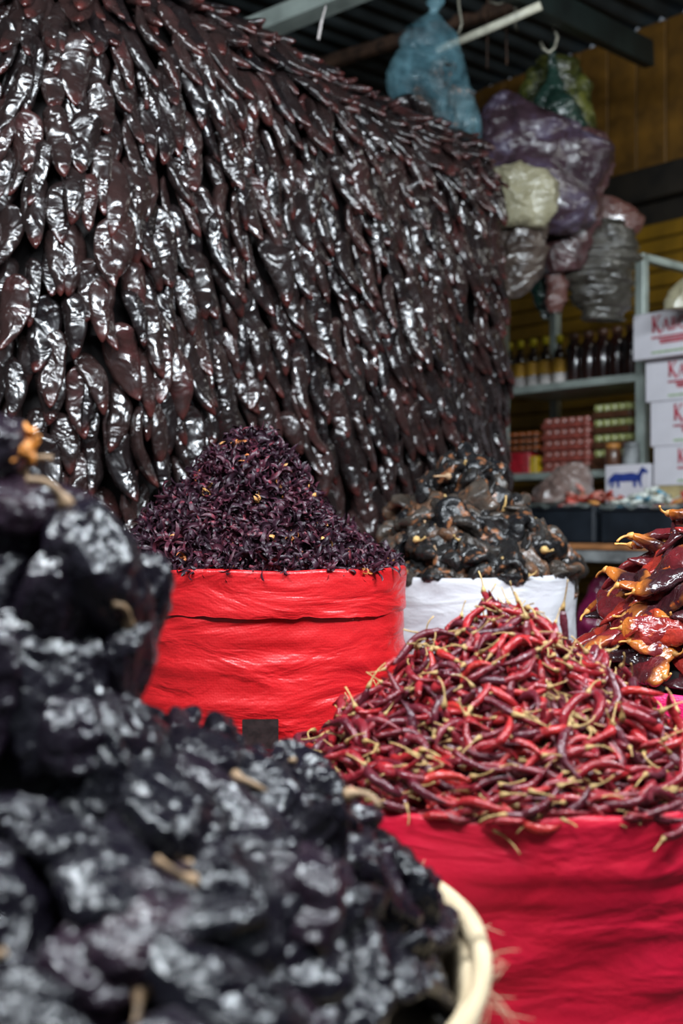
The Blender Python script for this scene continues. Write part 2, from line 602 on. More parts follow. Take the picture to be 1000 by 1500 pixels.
protos_guaj = []
for k in range(8):
    L = r0.uniform(.14, .18)
    W = r0.uniform(.040, .055)
    V, F, al = pod_body(130 + k, L, W, r0.uniform(.010, .016), 40, 22, GW, .0046, 52, .002, 120,
                        bend=(r0.uniform(-.3, .3), r0.uniform(-.4, .4)), twist=r0.uniform(-.9, .9), long_=.8)
    sh = np.array([0, 0, L * .5])
    c = V[:22].mean(0)
    sv, sf = stem_vf(80 + k, .0022, r0.uniform(.012, .03), r0.choice([-1, 1]) * r0.uniform(.5, 1.8), .0065, 8)
    protos_guaj.append(Proto([('body', V + sh, F, 'guajillo', al), ('calyx', sv + sh + c, sf, 'calyx_orange', None)]))


def hib_proto(seed, mat):
    r = np.random.default_rng(seed + 500)
    parts = []
    nl = 5
    for l in range(nl):
        az = l / nl * 6.283 + r.uniform(-.25, .25)
        ln = r.uniform(.018, .034)
        wd = r.uniform(.0018, .0042)
        n = 8
        t = np.linspace(0, 1, n)
        el = r.uniform(.2, .9) + r.choice([-1, 1]) * r.uniform(1.2, 4.6) * t ** 1.2
        ct_, st_ = np.cos(el), np.sin(el)
        step = ln / (n - 1)
        h = .002 + np.concatenate([[0], np.cumsum(ct_[:-1] * step)])
        z = np.concatenate([[0], np.cumsum(st_[:-1] * step)])
        sw = r.uniform(-.6, .6) * t * .012
        wv = wd * np.interp(t, [0, .15, .5, .85, 1], [.55, .9, 1, .55, .08])
        tw = r.uniform(-1.6, 1.6) * t
        rows = []
        for s_, dip in ((-1, 1), (0, 0), (1, 1)):
            lat = s_ * wv * np.cos(tw) + sw
            up = s_ * wv * np.sin(tw) + dip * wv * .6
            x = h - st_ * up
            zz = z + ct_ * up
            rows.append(np.stack([x * math.cos(az) - lat * math.sin(az), x * math.sin(az) + lat * math.cos(az), zz], -1))
        g = np.stack(rows, 1)
        parts.append((g.reshape(-1, 3), grid_faces(n, 3, closed=False)))
    V, F = path_tube([(0, 0, -.004), (0, 0, 0), (0, 0, .005)], [.002, .0042, .0032], 6)
    parts.append((V, F))
    V, F = join(parts)
    return Proto([('body', V, F, mat, np.linspace(0, 1, len(V)))])


protos_hib = [hib_proto(k, 'hibiscus') for k in range(14)]
protos_hibp = [hib_proto(50 + k, 'hibiscus_pale') for k in range(3)]

# ------------------------------------------------------------------ the setting
U = np.array([0.653, -0.757, 0.0])           # along the back wall, to the right and nearer
NN = np.array([-0.757, -0.653, 0.0])         # out of the back wall, towards the aisle
WP = np.array([1.226, 5.955, 0.0])
PHI = math.atan2(U[1], U[0])


def B(s, t, z):
    return tuple(WP + s * U + t * NN + np.array([0, 0, z]))


def bg_px(x, y, t):
    """s, z on the plane at distance t from the back wall seen at pixel x,y"""
    d = np.array(at(x, y, 1.0)) - np.array([0, 0, CAMZ])
    o = WP + t * NN
    # d*k = o + s U (horizontal)
    A = np.array([[d[0], -U[0]], [d[1], -U[1]]])
    k, s = np.linalg.solve(A, o[:2])
    return s, CAMZ + d[2] * k


MAT['concrete'] = plain('dark_wet_concrete', (0.09, 0.08, 0.075), 0.6, 0.3, 5, 0.4)
MAT['wood_wall'] = plain('ochre_painted_plank', (0.15, 0.068, 0.007), 0.55, 0.3, 6, 0.3)
MAT['shutter'] = plain('yellow_painted_slat', (0.24, 0.125, 0.006), 0.5, 0.2, 5, 0.2)
MAT['dark_wood'] = plain('black_stained_timber', (0.014, 0.010, 0.006), 0.6, 0.3, 10, 0.3)
MAT['roof'] = plain('dull_roof_sheet', (0.035, 0.045, 0.048), 0.55, 0.3, 3, 0.1, metallic=0.3)
MAT['green_beam'] = plain('dark_green_steel', (0.006, 0.012, 0.011), 0.5, 0.3, 6)
MAT['pale_steel'] = plain('pale_green_grey_steel', (0.40, 0.46, 0.42), 0.45, 0.2, 8, 0.2, metallic=0.2)
MAT['rust'] = plain('rusty_steel', (0.07, 0.035, 0.02), 0.7, 0.4, 20, 0.3)
MAT['plaster'] = plain('grimy_plaster', (0.10, 0.10, 0.095), 0.8, 0.3, 4, 0.3)
MAT['rod'] = plain('cream_painted_tube', (0.55, 0.53, 0.42), 0.4, 0.2, 20)
MAT['wire'] = plain('galvanised_wire', (0.35, 0.33, 0.26), 0.4, 0.3, 40, metallic=0.5)

V, F = box_vf(14, 18, .1, (0, 3, -.05))
tag(link('floor', mesh_from('floor', V, F, [MAT['concrete']], smooth=False)), 'dark grimy concrete floor under the sacks', kind='structure')

WALL_TOP = CAMZ + 2.46
# back wall: backing, upright planks above, roller-shutter slats below, dark rail between
wall = box('wall_back', (7.0, .06, WALL_TOP), (0, .08, WALL_TOP / 2), 'dark_wood', None, B(0, 0, 0), PHI)
tag(wall, 'ochre plank and yellow slat wall behind the stall', kind='structure')
zr = bg_px(1000, 250, .02)[1]
pm = mesh_from('plank', *box_vf(.166, .022, WALL_TOP - zr, (0, 0, (WALL_TOP + zr) / 2), .004), [MAT['wood_wall']], smooth=False)
for i in range(22):
    p = link('plank', pm, wall, (-2.0 + i * .172, .045 + .004 * math.sin(i * 2.1), 0), 0)
sm = mesh_from('slat', *box_vf(3.8, .02, .072, (0, 0, 0), .008), [MAT['shutter']], smooth=False)
nsl = int((zr - .15) / .08)
for i in range(nsl):
    s_ = link('slat', sm, wall, (0, .042, .06 + i * .08))
    s_.rotation_euler = (.12, 0, 0)
V, F = box_vf(4.2, .07, .16, (0, 0, 0), .006)
tag(link('trim_1', mesh_from('trim_1', V, F, [MAT['dark_wood']], smooth=False), None, B(0, .0, zr - .02), PHI), 'dark timber rail across the ochre plank wall', kind='structure')

# corrugated roof
nx, ny = 260, 3
xs = np.linspace(-4.2, 4.2, nx)
ys = np.linspace(-.125, 9.0, ny)
zc = .036 * np.cos(xs / .14 * 2 * np.pi)
rows = []
for y_ in ys:
    rows.append(np.stack([xs, np.full(nx, -y_), WALL_TOP + .036 + zc + .0 * y_], -1))
low = np.stack(rows, 0)
Vt = np.vstack([low.reshape(-1, 3), (low + [0, 0, .012]).reshape(-1, 3)])
g = grid_faces(ny, nx, closed=False)
F = np.vstack([g, g[:, ::-1] + ny * nx])
tag(link('ceiling', mesh_from('ceiling', Vt, F, [MAT['roof']]), None, B(0, 0, 0), PHI), 'dark corrugated sheet roof over the stall', kind='structure')
# side walls added out of the frame to limit the light coming in
V, F = box_vf(.12, 9, 3.5, (0, 0, 1.75))
tag(link('added_wall_left', mesh_from('added_wall_left', V, F, [MAT['plaster']], smooth=False), None, (-2.6, 3.6, 0), 0), 'unseen plaster wall added left of the chile stack', kind='structure')
V, F = box_vf(.12, 7, 3.5, (0, 0, 1.75))
tag(link('added_wall_right', mesh_from('added_wall_right', V, F, [MAT['plaster']], smooth=False), None, (3.6, 2.2, 0), 0), 'unseen plaster wall added right of the stall', kind='structure')


def beam(name, a, b, w, h, mat, label):
    a, b = Vector(a), Vector(b)
    d = (b - a)
    L = d.length
    V, F = box_vf(L, w, h, (L / 2, 0, 0), .004)
    o = link(name, mesh_from(name, V, F, [MAT[mat]], smooth=False))
    q = d.to_track_quat('X', 'Z')
    o.matrix_world = Matrix.Translation(a) @ q.to_matrix().to_4x4()
    tag(o, label, kind='structure')
    return o


beam('trim_2', at(740, -25, 4.1), at(950, 80, 5.0), .05, .11, 'green_beam', 'dark green steel roof beam ending before the plank wall')
beam('trim_3', at(330, 62, 4.6), at(560, -32, 4.2), .10, .07, 'pale_steel', 'pale green steel roof member above the chile stack')
beam('trim_4', at(420, 110, 6.2), at(900, -40, 5.2), .05, .06, 'rust', 'thin rusty roof purlin behind the blue bag')

# ------------------------------------------------------------------ sacks
def sack(name, cx, cy, rx, ry, zr, label, mat, seed, bulge=.03, wr=.006, cuff=None, creases=(), tilt=(0, 0), zbot=0.0, lip=.05, wfreq=(3.0, 26.0), rimjit=.004, group=None):
    e = empty(name, (cx, cy, zbot), 0, label, 'sack', group)
    ns, nz = 160, 110
    th = np.linspace(0, 2 * np.pi, ns, endpoint=False)
    H = zr - zbot
    ct, st = np.cos(th), np.sin(th)

    def shell(z0, z1, n, extra, nm, close_low=False, lipin=True, wscale=1.0, sd=0):
        zz = np.linspace(z0, z1, n)
        rows = []
        uvs = []
        for z in zz:
            f = z / H
            k = 1 + bulge * math.sin(math.pi * min(1, f * 1.02)) - .10 * max(0, (.12 - f) / .12) ** 2
            P = np.stack([ct * wfreq[0], st * wfreq[0], np.full(ns, z * wfreq[1])], -1)
            d = (ridge(P + seed, seed + sd) * .6 + vnoise(P * 2.3, seed + 2 + sd) * .35) * wr * wscale
            P2 = np.stack([ct * 2.2, st * 2.2, np.full(ns, z * 7)], -1)
            d = d + vnoise(P2 + 3.7, seed + 9 + sd) * wr * .8
            for cz, ca, cw in creases:
                zc_ = cz + .008 * vnoise(np.stack([ct * 2, st * 2, np.full(ns, cz * 30)], -1), seed + 5)
                d = d + ca * np.exp(-((z - zc_) / cw) ** 2)
            env = min(1, (H - z) / .02 + .35) if z > H - .02 else 1
            rx_, ry_ = rx * k + extra, ry * k + extra
            zj = rimjit * vnoise(np.stack([ct * 2.6, st * 2.6, np.full(ns, 1.5)], -1), seed + 7) * sstep(H - .15, H, z)
            if nm == 'rolled_cuff':
                zj = zj + (.005 * vnoise(np.stack([ct * 3, st * 3, np.full(ns, 4.)], -1), seed) + .003 * vnoise(np.stack([ct * 14, st * 14, np.full(ns, 4.)], -1), seed)) * sstep(H - cuff + .02, H - cuff, z)
            zt_ = (tilt[0] * ct + tilt[1] * st) * sstep(H - .4, H, z)
            rows.append(np.stack([(rx_ + d * env) * ct, (ry_ + d * env) * st, z + zj + zt_], -1))
            uvs.append(np.stack([th / 6.2832 * (2 * math.pi * rx), np.full(ns, z)], -1))
        if lipin:
            top = rows[-1].copy()
            for rr, dz in ((-.003, .0035), (-.008, .003), (-.012, -.004), (-.016, -lip)):
                q = top.copy()
                q[:, 0] += rr * ct
                q[:, 1] += rr * st
                q[:, 2] += dz
                rows.append(q)
                uvs.append(uvs[n - 1] + np.array([0, .004 + abs(dz)]))
        rows = np.array(rows)
        V = rows.reshape(-1, 3)
        Fq = grid_faces(len(rows), ns)[:, ::-1]
        uv = np.array(uvs).reshape(-1, 2)
        F = [Fq]
        if close_low:
            n0 = len(V)
            V = np.vstack([V, [[0, 0, z0]]])
            uv = np.vstack([uv, [[0, 0]]])
            j = np.arange(ns)
            F.append(np.stack([np.full(ns, n0), (j + 1) % ns, j], -1))
        return link(nm, mesh_from(nm, V, F, [MAT[mat]], uv=uv), e), V + np.array([cx, cy, zbot])

    if cuff:
        b, V1 = shell(0, H - .012, nz, 0, 'body', True, False)
        c, V2 = shell(H - cuff, H, 34, .0035, 'rolled_cuff', False, True, .8, 3)
        # turned-under hem of the cuff
        V = np.vstack([V1, V2])
    else:
        b, V = shell(0, H, nz, 0, 'body', True, True)
    return e, V


def rim_z(front_py, depth, r):
    return CAMZ - (front_py - HOR) / FPX * (depth - r)


RED = dict(cx=(386 - 500) / FPX * 2.1, cy=2.1, r=.252, z=rim_z(838, 2.1, .252))
WHT = dict(cx=(692 - 500) / FPX * 2.75, cy=2.75, r=.238, z=rim_z(848, 2.75, .238))
CRI = dict(cx=.205, cy=1.40, r=.262, z=rim_z(1206, 1.40, .262))
PNK = dict(cx=.61, cy=1.87, r=.25, z=rim_z(1030, 1.87, .25))
BLK = dict(cx=-.255, cy=.94, r=.362, z=CAMZ - .335)

occl = []
e, V = sack('woven_sack', RED['cx'], RED['cy'], RED['r'], RED['r'], RED['z'], 'red woven plastic sack filled with dried hibiscus flowers', 'red_sack', 11,
            bulge=.012, wr=.0042, cuff=.074, creases=((RED['z'] - .215, .006, .006), (RED['z'] - .232, .005, .004), (RED['z'] - .15, .004, .01)), wfreq=(2.2, 24), group='market sacks')
occl.append(V)
# printed patch on the red sack
pz = RED['z'] - (1062 - 838) / FPX * 1.86
a0, a1 = R(-93.5), R(-81)
th = np.linspace(a0, a1, 8)
rows = np.array([[[(RED['r'] * 1.012 + .0075) * math.cos(a), (RED['r'] * 1.012 + .0075) * math.sin(a), z] for a in th] for z in np.linspace(pz - .034, pz + .012, 5)])
vin = rows.copy()
vin[..., :2] *= .975
Vp = np.vstack([rows.reshape(-1, 3), vin.reshape(-1, 3)])
gf = grid_faces(5, 8, closed=False)
link('printed_patch', mesh_from('printed_patch', Vp, np.vstack([gf[:, ::-1], gf + 40]), [MAT['patch']]), e)

e, V = sack('woven_sack', WHT['cx'], WHT['cy'], WHT['r'], WHT['r'], WHT['z'], 'white cloth sack filled with crumpled black chiles', 'white_sack', 21,
            bulge=.02, wr=.006, wfreq=(2.5, 14), group='market sacks', rimjit=.006)
occl.append(V)
e, V = sack('woven_sack', CRI['cx'], CRI['cy'], CRI['r'], CRI['r'], CRI['z'], 'crimson woven sack heaped with small red chiles', 'crimson_sack', 31,
            bulge=.02, wr=.0048, wfreq=(1.6, 30), creases=((CRI['z'] - .055, .004, .01), (CRI['z'] - .27, .006, .012)), group='market sacks', rimjit=.008, tilt=(.004, 0))
occl.append(V)
e, V = sack('woven_sack', PNK['cx'], PNK['cy'], PNK['r'], PNK['r'], PNK['z'], 'hot pink woven sack under the long orange-red chiles', 'pink_sack', 41,
            bulge=.03, wr=.005, group='market sacks', rimjit=.006)
occl.append(V)
e, V = sack('burlap_sack', BLK['cx'], BLK['cy'], BLK['r'], BLK['r'], BLK['z'] - .01, 'cream burlap sack with frayed rim under the wrinkled black chiles', 'burlap', 51,
            bulge=.0, wr=.006, rimjit=.01)
occl.append(V)
# rolled burlap rim and its loose threads
th = np.linspace(0, 2 * np.pi, 140, endpoint=False)
rt = .0095 + .005 * vnoise(np.stack([np.cos(th) * 4, np.sin(th) * 4, th * 0], -1), 4)
rows = []
for a, rr, zz in zip(th, rt, .008 * vnoise(np.stack([np.cos(th) * 3, np.sin(th) * 3, th * 0 + 5], -1), 6)):
    c = np.array([math.cos(a), math.sin(a), 0])
    ps = np.linspace(0, 2 * np.pi, 10, endpoint=False)
    rows.append((BLK['r'] + .004) * c + np.outer(rr * np.cos(ps) * .8, c) + np.outer(rr * np.sin(ps) + BLK['z'] - .008 + zz, [0, 0, 1]))
rows = np.array(rows)
nr_, ns_ = rows.shape[:2]
i = np.arange(nr_)[:, None]
j = np.arange(ns_)[None, :]
F = np.stack([i * ns_ + j, ((i + 1) % nr_) * ns_ + j, ((i + 1) % nr_) * ns_ + (j + 1) % ns_, i * ns_ + (j + 1) % ns_], -1).reshape(-1, 4)
uv = np.stack(np.broadcast_arrays(np.repeat(th * BLK['r'], ns_), np.tile(np.linspace(0, .08, ns_), nr_)), -1)
link('rolled_rim', mesh_from('rolled_rim', rows.reshape(-1, 3), F, [MAT['burlap']], uv=uv), e)
fr = []
rr_ = np.random.default_rng(77)
for k in range(170):
    a = rr_.uniform(-1.6, 1.9)
    base = np.array([math.cos(a), math.sin(a), 0]) * (BLK['r'] + .012) + np.array([0, 0, BLK['z'] - rr_.uniform(-.004, .05)])
    d = np.array([math.cos(a), math.sin(a), 0]) * rr_.uniform(.3, 1) + rr_.normal(0, .5, 3)
    d /= np.linalg.norm(d)
    ln = rr_.uniform(.008, .03)
    cv = rr_.normal(0, .3, 3)
    pts = [base + d * ln * t + cv * ln * t * t for t in (0, .35, .7, 1)]
    fr.append(path_tube(pts, [.0005, .0005, .0004, .0002], 4))
fo = vf_obj('loose_threads', join(fr), 'burlap', e)
tag(fo, kind='stuff')

# ------------------------------------------------------------------ heaps
items = {}          # heap -> list of (proto, 4x4, rnd)


def frame(zaxis, yaxis):
    """rotation whose local -Z is `zaxis` (pod direction) and whose local Y tends to `yaxis`"""
    d = np.asarray(zaxis, float)
    d = d / np.linalg.norm(d)
    n = np.asarray(yaxis, float)
    n = n - d * np.dot(n, d)
    n /= np.linalg.norm(n) + 1e-9
    x = np.cross(n, -d)
    return np.stack([x, n, -d], 1)


def mat4(Rm, P, s=1.0):
    M = np.eye(4)
    M[:3, :3] = Rm * s
    M[:3, 3] = P
    return M


def heap_height(h):
    return h


def scatter(heap, protos, n, cx, cy, r, hfun, zr, seed, jit=.012, tilt=.35, prefer=None, stretch=0.0, front=True, scale=(.85, 1.15), lay=1.0, rmax=1.0, edge_tan=True, rmin=0.0):
    g = np.random.default_rng(seed)
    out = items.setdefault(heap, [])
    eps = .004
    # low-discrepancy spread over the disc, so the pods cover the heap evenly
    gold = 2.399963
    ids = np.arange(n)
    rad = np.sqrt(rmin ** 2 + (1 - rmin ** 2) * (ids + .5) / n) * r * rmax
    ang = ids * gold + g.uniform(0, 6.28)
    for k in range(n):
        rr = rad[k] + g.normal(0, .012)
        aa = ang[k] + g.normal(0, .05)
        x, y = rr * math.cos(aa), rr * math.sin(aa)
        if front and y > .55 * r:
            continue
        h = hfun(x, y)
        gx = (hfun(x + eps, y) - hfun(x - eps, y)) / (2 * eps)
        gy = (hfun(x, y + eps) - hfun(x, y - eps)) / (2 * eps)
        nrm = np.array([-gx, -gy, 1.0])
        nrm /= np.linalg.norm(nrm)
        nrm = nrm + g.normal(0, tilt, 3)
        nrm /= np.linalg.norm(nrm)
        if prefer is not None:
            d = np.array(prefer) + g.normal(0, stretch, 3)
            if g.random() < .5:
                d = -d
        else:
            d = g.normal(0, 1, 3)
        if edge_tan and rr > .78 * r and lay:
            d = np.array([-math.sin(aa), math.cos(aa), 0]) * g.choice([-1, 1]) + g.normal(0, .25, 3)
        d = d - nrm * np.dot(d, nrm) * lay
        p = np.array([cx + x, cy + y, zr + h]) + nrm * g.normal(0, jit)
        out.append((protos[g.integers(len(protos))], mat4(frame(d, nrm), p, g.uniform(*scale)), g.random()))


def smoothmax0(v):
    return max(v, -.03)


def prof(pts):
    xs, ys = zip(*pts)
    return lambda r: float(np.interp(r, xs, ys))


# hibiscus: peak left of the middle, steep on the left
def h_hib(x, y):
    px, py = -.03, .03
    dx, dy = x - px, y - py
    r_ = math.hypot(dx, dy)
    a = math.atan2(dy, dx)
    edge = .235 - .03 * -math.cos(a) * -1
    k = r_ / max(.05, edge + (.03 if math.cos(a) > 0 else -.01))
    base = np.interp(k, [0, .12, .3, .5, .75, 1.0, 1.2], [.236, .230, .19, .122, .058, .012, .0])
    return float(base + .010 * math.sin(x * 31 + 1) * math.cos(y * 27))


def h_blackw(x, y):
    px, py = -.02, .02
    r_ = math.hypot((x - px), (y - py))
    k = r_ / .235
    base = np.interp(k, [0, .15, .3, .5, .75, 1.0, 1.2], [.265, .255, .195, .135, .075, .012, -.02])
    return float(base + .012 * math.sin(x * 23 + 2) * math.cos(y * 29 + 1))


def h_red(x, y):
    px, py = -.01, .0
    r_ = math.hypot(x - px, y - py)
    k = r_ / .255
    base = np.interp(k, [0, .1, .3, .5, .75, .95, 1.15], [.190, .178, .138, .098, .047, .010, .0])
    return float(base + .006 * math.sin(x * 29) * math.cos(y * 31 + .5))


def h_guaj(x, y):
    r_ = math.hypot(x - .02, y)
    k = r_ / .25
    return float(np.interp(k, [0, .3, .6, .8, 1.0, 1.2], [.235, .22, .15, .075, .02, 0]))


def h_ancho(x, y):
    # tall stack left of the middle, with a lower shoulder to the right
    r_ = math.hypot(x, y * 1.0)
    a = math.atan2(y, x)
    base = np.interp(r_, [0, .05, .08, .10, .125, .20, .26, .32, .36], [.335, .318, .270, .19, .135, .098, .058, .014, .0])
    return float(base + .010 * math.sin(x * 37 + 2) * math.cos(y * 33))


scatter('hib', protos_hib, 1750, RED['cx'], RED['cy'], RED['r'] * .90, h_hib, RED['z'], 5, jit=.008, tilt=.8, lay=0, scale=(.9, 1.45))
scatter('hib', protos_hibp, 50, RED['cx'], RED['cy'], RED['r'] * .95, h_hib, RED['z'] + .005, 6, jit=.004, tilt=.8, lay=0, scale=(.7, 1.0))
scatter('black', protos_black, 190, WHT['cx'], WHT['cy'], WHT['r'] * .87, h_blackw, WHT['z'], 8, jit=.012, tilt=.5, scale=(1.0, 1.4))
scatter('red', protos_red, 1350, CRI['cx'], CRI['cy'], CRI['r'] * .955, h_red, CRI['z'], 9, jit=.008, tilt=.3, scale=(.82, 1.18), lay=.85, front=False)
scatter('red', protos_red, 260, CRI['cx'], CRI['cy'], CRI['r'] * .955, lambda x, y: .006, CRI['z'], 19, jit=.006, tilt=.25, scale=(.82, 1.1), front=False, rmin=.86)
scatter('black', protos_black, 60, WHT['cx'], WHT['cy'], WHT['r'] * .92, lambda x, y: .008, WHT['z'], 18, jit=.006, tilt=.3, scale=(.7, .95), rmin=.88)
scatter('hib', protos_hib, 420, RED['cx'], RED['cy'], RED['r'] * .945, lambda x, y: .005, RED['z'], 15, jit=.006, tilt=.8, lay=0, scale=(.8, 1.1), rmin=.84)
scatter('guaj', protos_guaj, 130, PNK['cx'], PNK['cy'], PNK['r'] * .78, h_guaj, PNK['z'], 10, jit=.012, tilt=.3, prefer=(-.95, .1, -.2), stretch=.28)
scatter('guaj', protos_guaj, 120, PNK['cx'], PNK['cy'], PNK['r'] * .90, h_guaj, PNK['z'] - .02, 14, jit=.008, tilt=.2, prefer=(-.95, .2, -.1), stretch=.3)
scatter('ancho', protos_ancho, 205, BLK['cx'], BLK['cy'], BLK['r'] * .875, h_ancho, BLK['z'], 12, jit=.013, tilt=.42, front=False, scale=(.85, 1.28))

scatter('ancho', protos_ancho, 64, BLK['cx'], BLK['cy'], BLK['r'] * .90, lambda x, y: .004, BLK['z'], 16, jit=.006, tilt=.3, front=False, scale=(.6, .85), rmin=.90)
# the pod with an orange calyx on top of the foreground heap
pv, pf = pod_body(222, .10, .062, .036, 60, 48, AW, .0042, 62, .002, 150, fold=.01, long_=.5)[:2]
cal = []
for k_ in range(7):
    q_ = np.random.default_rng(310 + k_)
    az_, el_ = q_.uniform(0, 6.28), q_.uniform(.2, 1.3)
    ln_ = q_.uniform(.010, .019)
    d_ = np.array([math.cos(az_) * math.sin(el_), math.sin(az_) * math.sin(el_), math.cos(el_)])
    b_ = d_ * np.array([.006, .006, 0])
    w_ = q_.normal(0, .0022, (5, 3))
    cal.append(path_tube([b_ + d_ * ln_ * t_ + w_[n_] + np.array([0, 0, -.003 - .006 * t_ * t_]) for n_, t_ in enumerate((0, .25, .5, .75, 1))], q_.uniform(.0022, .0042) * np.array([1, 1.2, 1.0, .8, .35]), 7))
cv, cf_ = join(cal)
proto_top = Proto([('body', pv, pf, 'ancho', np.zeros(len(pv))), ('calyx', cv, cf_, 'calyx_bright', None)])
items['ancho'].append((proto_top, mat4(frame((-1, .15, .05), (0, -.6, .8)), np.array(at(38, 650, .90))), .2))

# --- the tall wall of hanging pods
C1, C2 = np.array([-.60, 2.33]), np.array([.60, 3.92])
fd = (C2 - C1) / np.linalg.norm(C2 - C1)
bd = np.array([-fd[1], fd[0]])               # into the stack
RC1, RC2 = .24, .16
plan = []
for k in np.linspace(.75, RC1, 14, endpoint=False):
    plan.append(C1 + bd * k)
cc = C1 + bd * RC1 + fd * RC1
for a in np.linspace(0, math.pi / 2, 14, endpoint=False):
    plan.append(cc - fd * RC1 * math.cos(a) - bd * RC1 * math.sin(a))
LF = np.linalg.norm(C2 - C1)
for k in np.linspace(RC1, LF - RC2, 60, endpoint=False):
    plan.append(C1 + fd * k)
cc = C2 + bd * RC2 - fd * RC2
for a in np.linspace(0, math.pi / 2, 12, endpoint=False):
    plan.append(cc + fd * RC2 * math.sin(a) - bd * RC2 * math.cos(a))
for k in np.linspace(RC2, .45, 8):
    plan.append(C2 + bd * k)
plan = np.array(plan)
parc = np.concatenate([[0], np.cumsum(np.linalg.norm(np.diff(plan, axis=0), axis=1))])
ZB, ZT = 1.04, CAMZ + 1.36
SH, SD = .34, .40
prof_o, prof_z = [], []
for z in np.linspace(ZB - .08, ZT - SH, 40, endpoint=False):
    prof_o.append(.03 * ((z - ZB) / (ZT - SH - ZB)) ** 2)
    prof_z.append(z)
for a in np.linspace(0, math.pi / 2, 24):
    prof_o.append(.03 + SD * (1 - math.cos(a)))
    prof_z.append(ZT - SH + SH * math.sin(a))
prof_o, prof_z = np.array(prof_o), np.array(prof_z)
qarc = np.concatenate([[0], np.cumsum(np.hypot(np.diff(prof_o), np.diff(prof_z)))])


def wall_pt(s, q):
    p = np.array([np.interp(s, parc, plan[:, 0]), np.interp(s, parc, plan[:, 1])])
    p2 = np.array([np.interp(min(s + .02, parc[-1]), parc, plan[:, 0]), np.interp(min(s + .02, parc[-1]), parc, plan[:, 1])])
    p1 = np.array([np.interp(max(s - .02, 0), parc, plan[:, 0]), np.interp(max(s - .02, 0), parc, plan[:, 1])])
    t = (p2 - p1) / np.linalg.norm(p2 - p1)
    n = np.array([t[1], -t[0]])               # outwards
    o, z = np.interp(q, qarc, prof_o), np.interp(q, qarc, prof_z)
    o2, z2 = np.interp(q + .02, qarc, prof_o), np.interp(q + .02, qarc, prof_z)
    o1, z1 = np.interp(q - .02, qarc, prof_o), np.interp(q - .02, qarc, prof_z)
    bump_ = .022 * math.sin(s * 5.1 + 1) * math.cos(q * 4.3) + .012 * math.sin(s * 11 + q * 7)
    P = np.array([*(p - n * (o - bump_)), z])
    up = np.array([*(-n * (o2 - o1)), z2 - z1])
    up /= np.linalg.norm(up)
    side = np.array([t[0], t[1], 0])
    nn = np.cross(side, up)
    nn /= np.linalg.norm(nn)
    return P, up, side, nn


gw = np.random.default_rng(21)
items['wall'] = []
DQ, DS = .078, .052
row = 0
q = qarc[-1] - .02
s_corner = .75 - RC1 + RC1 * math.pi / 4
while q > .13:
    s = .02 + (row % 2) * DS / 2
    while s < parc[-1]:
        s_, q_ = s + gw.normal(0, .008), q + gw.normal(0, .016)
        P, up, side, nn = wall_pt(s_, q_)
        # pods lean away from the near corner of the stack
        lean = -.50 * min(1, (s_corner - s_) / .28) if s_ < s_corner else .0 + .26 * min(1, max(0, (s_ - s_corner) / .9))
        lean += gw.normal(0, .15)
        outw = (.15 if q_ < qarc[-1] - .62 else .05) + gw.normal(0, .05)
        d = -up * math.cos(lean) + side * math.sin(lean) + nn * outw
        tw = gw.normal(0, .38)
        yv = nn * math.cos(tw) + side * math.sin(tw)
        items['wall'].append((protos_wall[gw.integers(12)], mat4(frame(d, yv), P + nn * gw.normal(.004, .008), gw.uniform(.82, 1.15)), gw.random()))
        s += DS
    q -= DQ if q < qarc[-1] - .6 else .062
    row += 1

# ---- what shows: splat every pod into a coarse depth buffer as seen by the camera
CELL = 3.0
GWd, GHt = int(1000 / CELL) + 1, int(1500 / CELL) + 1
buf = np.full(GWd * GHt, np.iinfo(np.int64).max, np.int64)
flat = []
for hname, lst in items.items():
    for i_, it in enumerate(lst):
        flat.append((hname, i_))


def splat(P, ident):
    x, y, d = project(P)
    m = (x >= 0) & (x < 1000) & (y >= 0) & (y < 1500) & (d > .05)
    cell = (y[m] / CELL).astype(np.int64) * GWd + (x[m] / CELL).astype(np.int64)
    key = (d[m] * 1e5).astype(np.int64) * (1 << 20) + ident
    np.minimum.at(buf, cell, key)


for gid, (hname, i_) in enumerate(flat):
    pr, M, _ = items[hname][i_]
    P = pr.V @ M[:3, :3].T + M[:3, 3]
    splat(P, gid)
for V in occl:
    splat(V, (1 << 20) - 1)
win = buf[buf < np.iinfo(np.int64).max] & ((1 << 20) - 1)
vis = np.bincount(win[win < len(flat)], minlength=len(flat))
visible = {}
for gid, (hname, i_) in enumerate(flat):
    visible.setdefault(hname, {})[i_] = int(vis[gid])


SEEN = {}


def where(M, regions):
    x, y, _ = project(np.array([M[:3, 3]]))
    for (x1, y1), words in regions:
        if x[0] < x1 and y[0] < y1:
            return words
    return regions[-1][1]


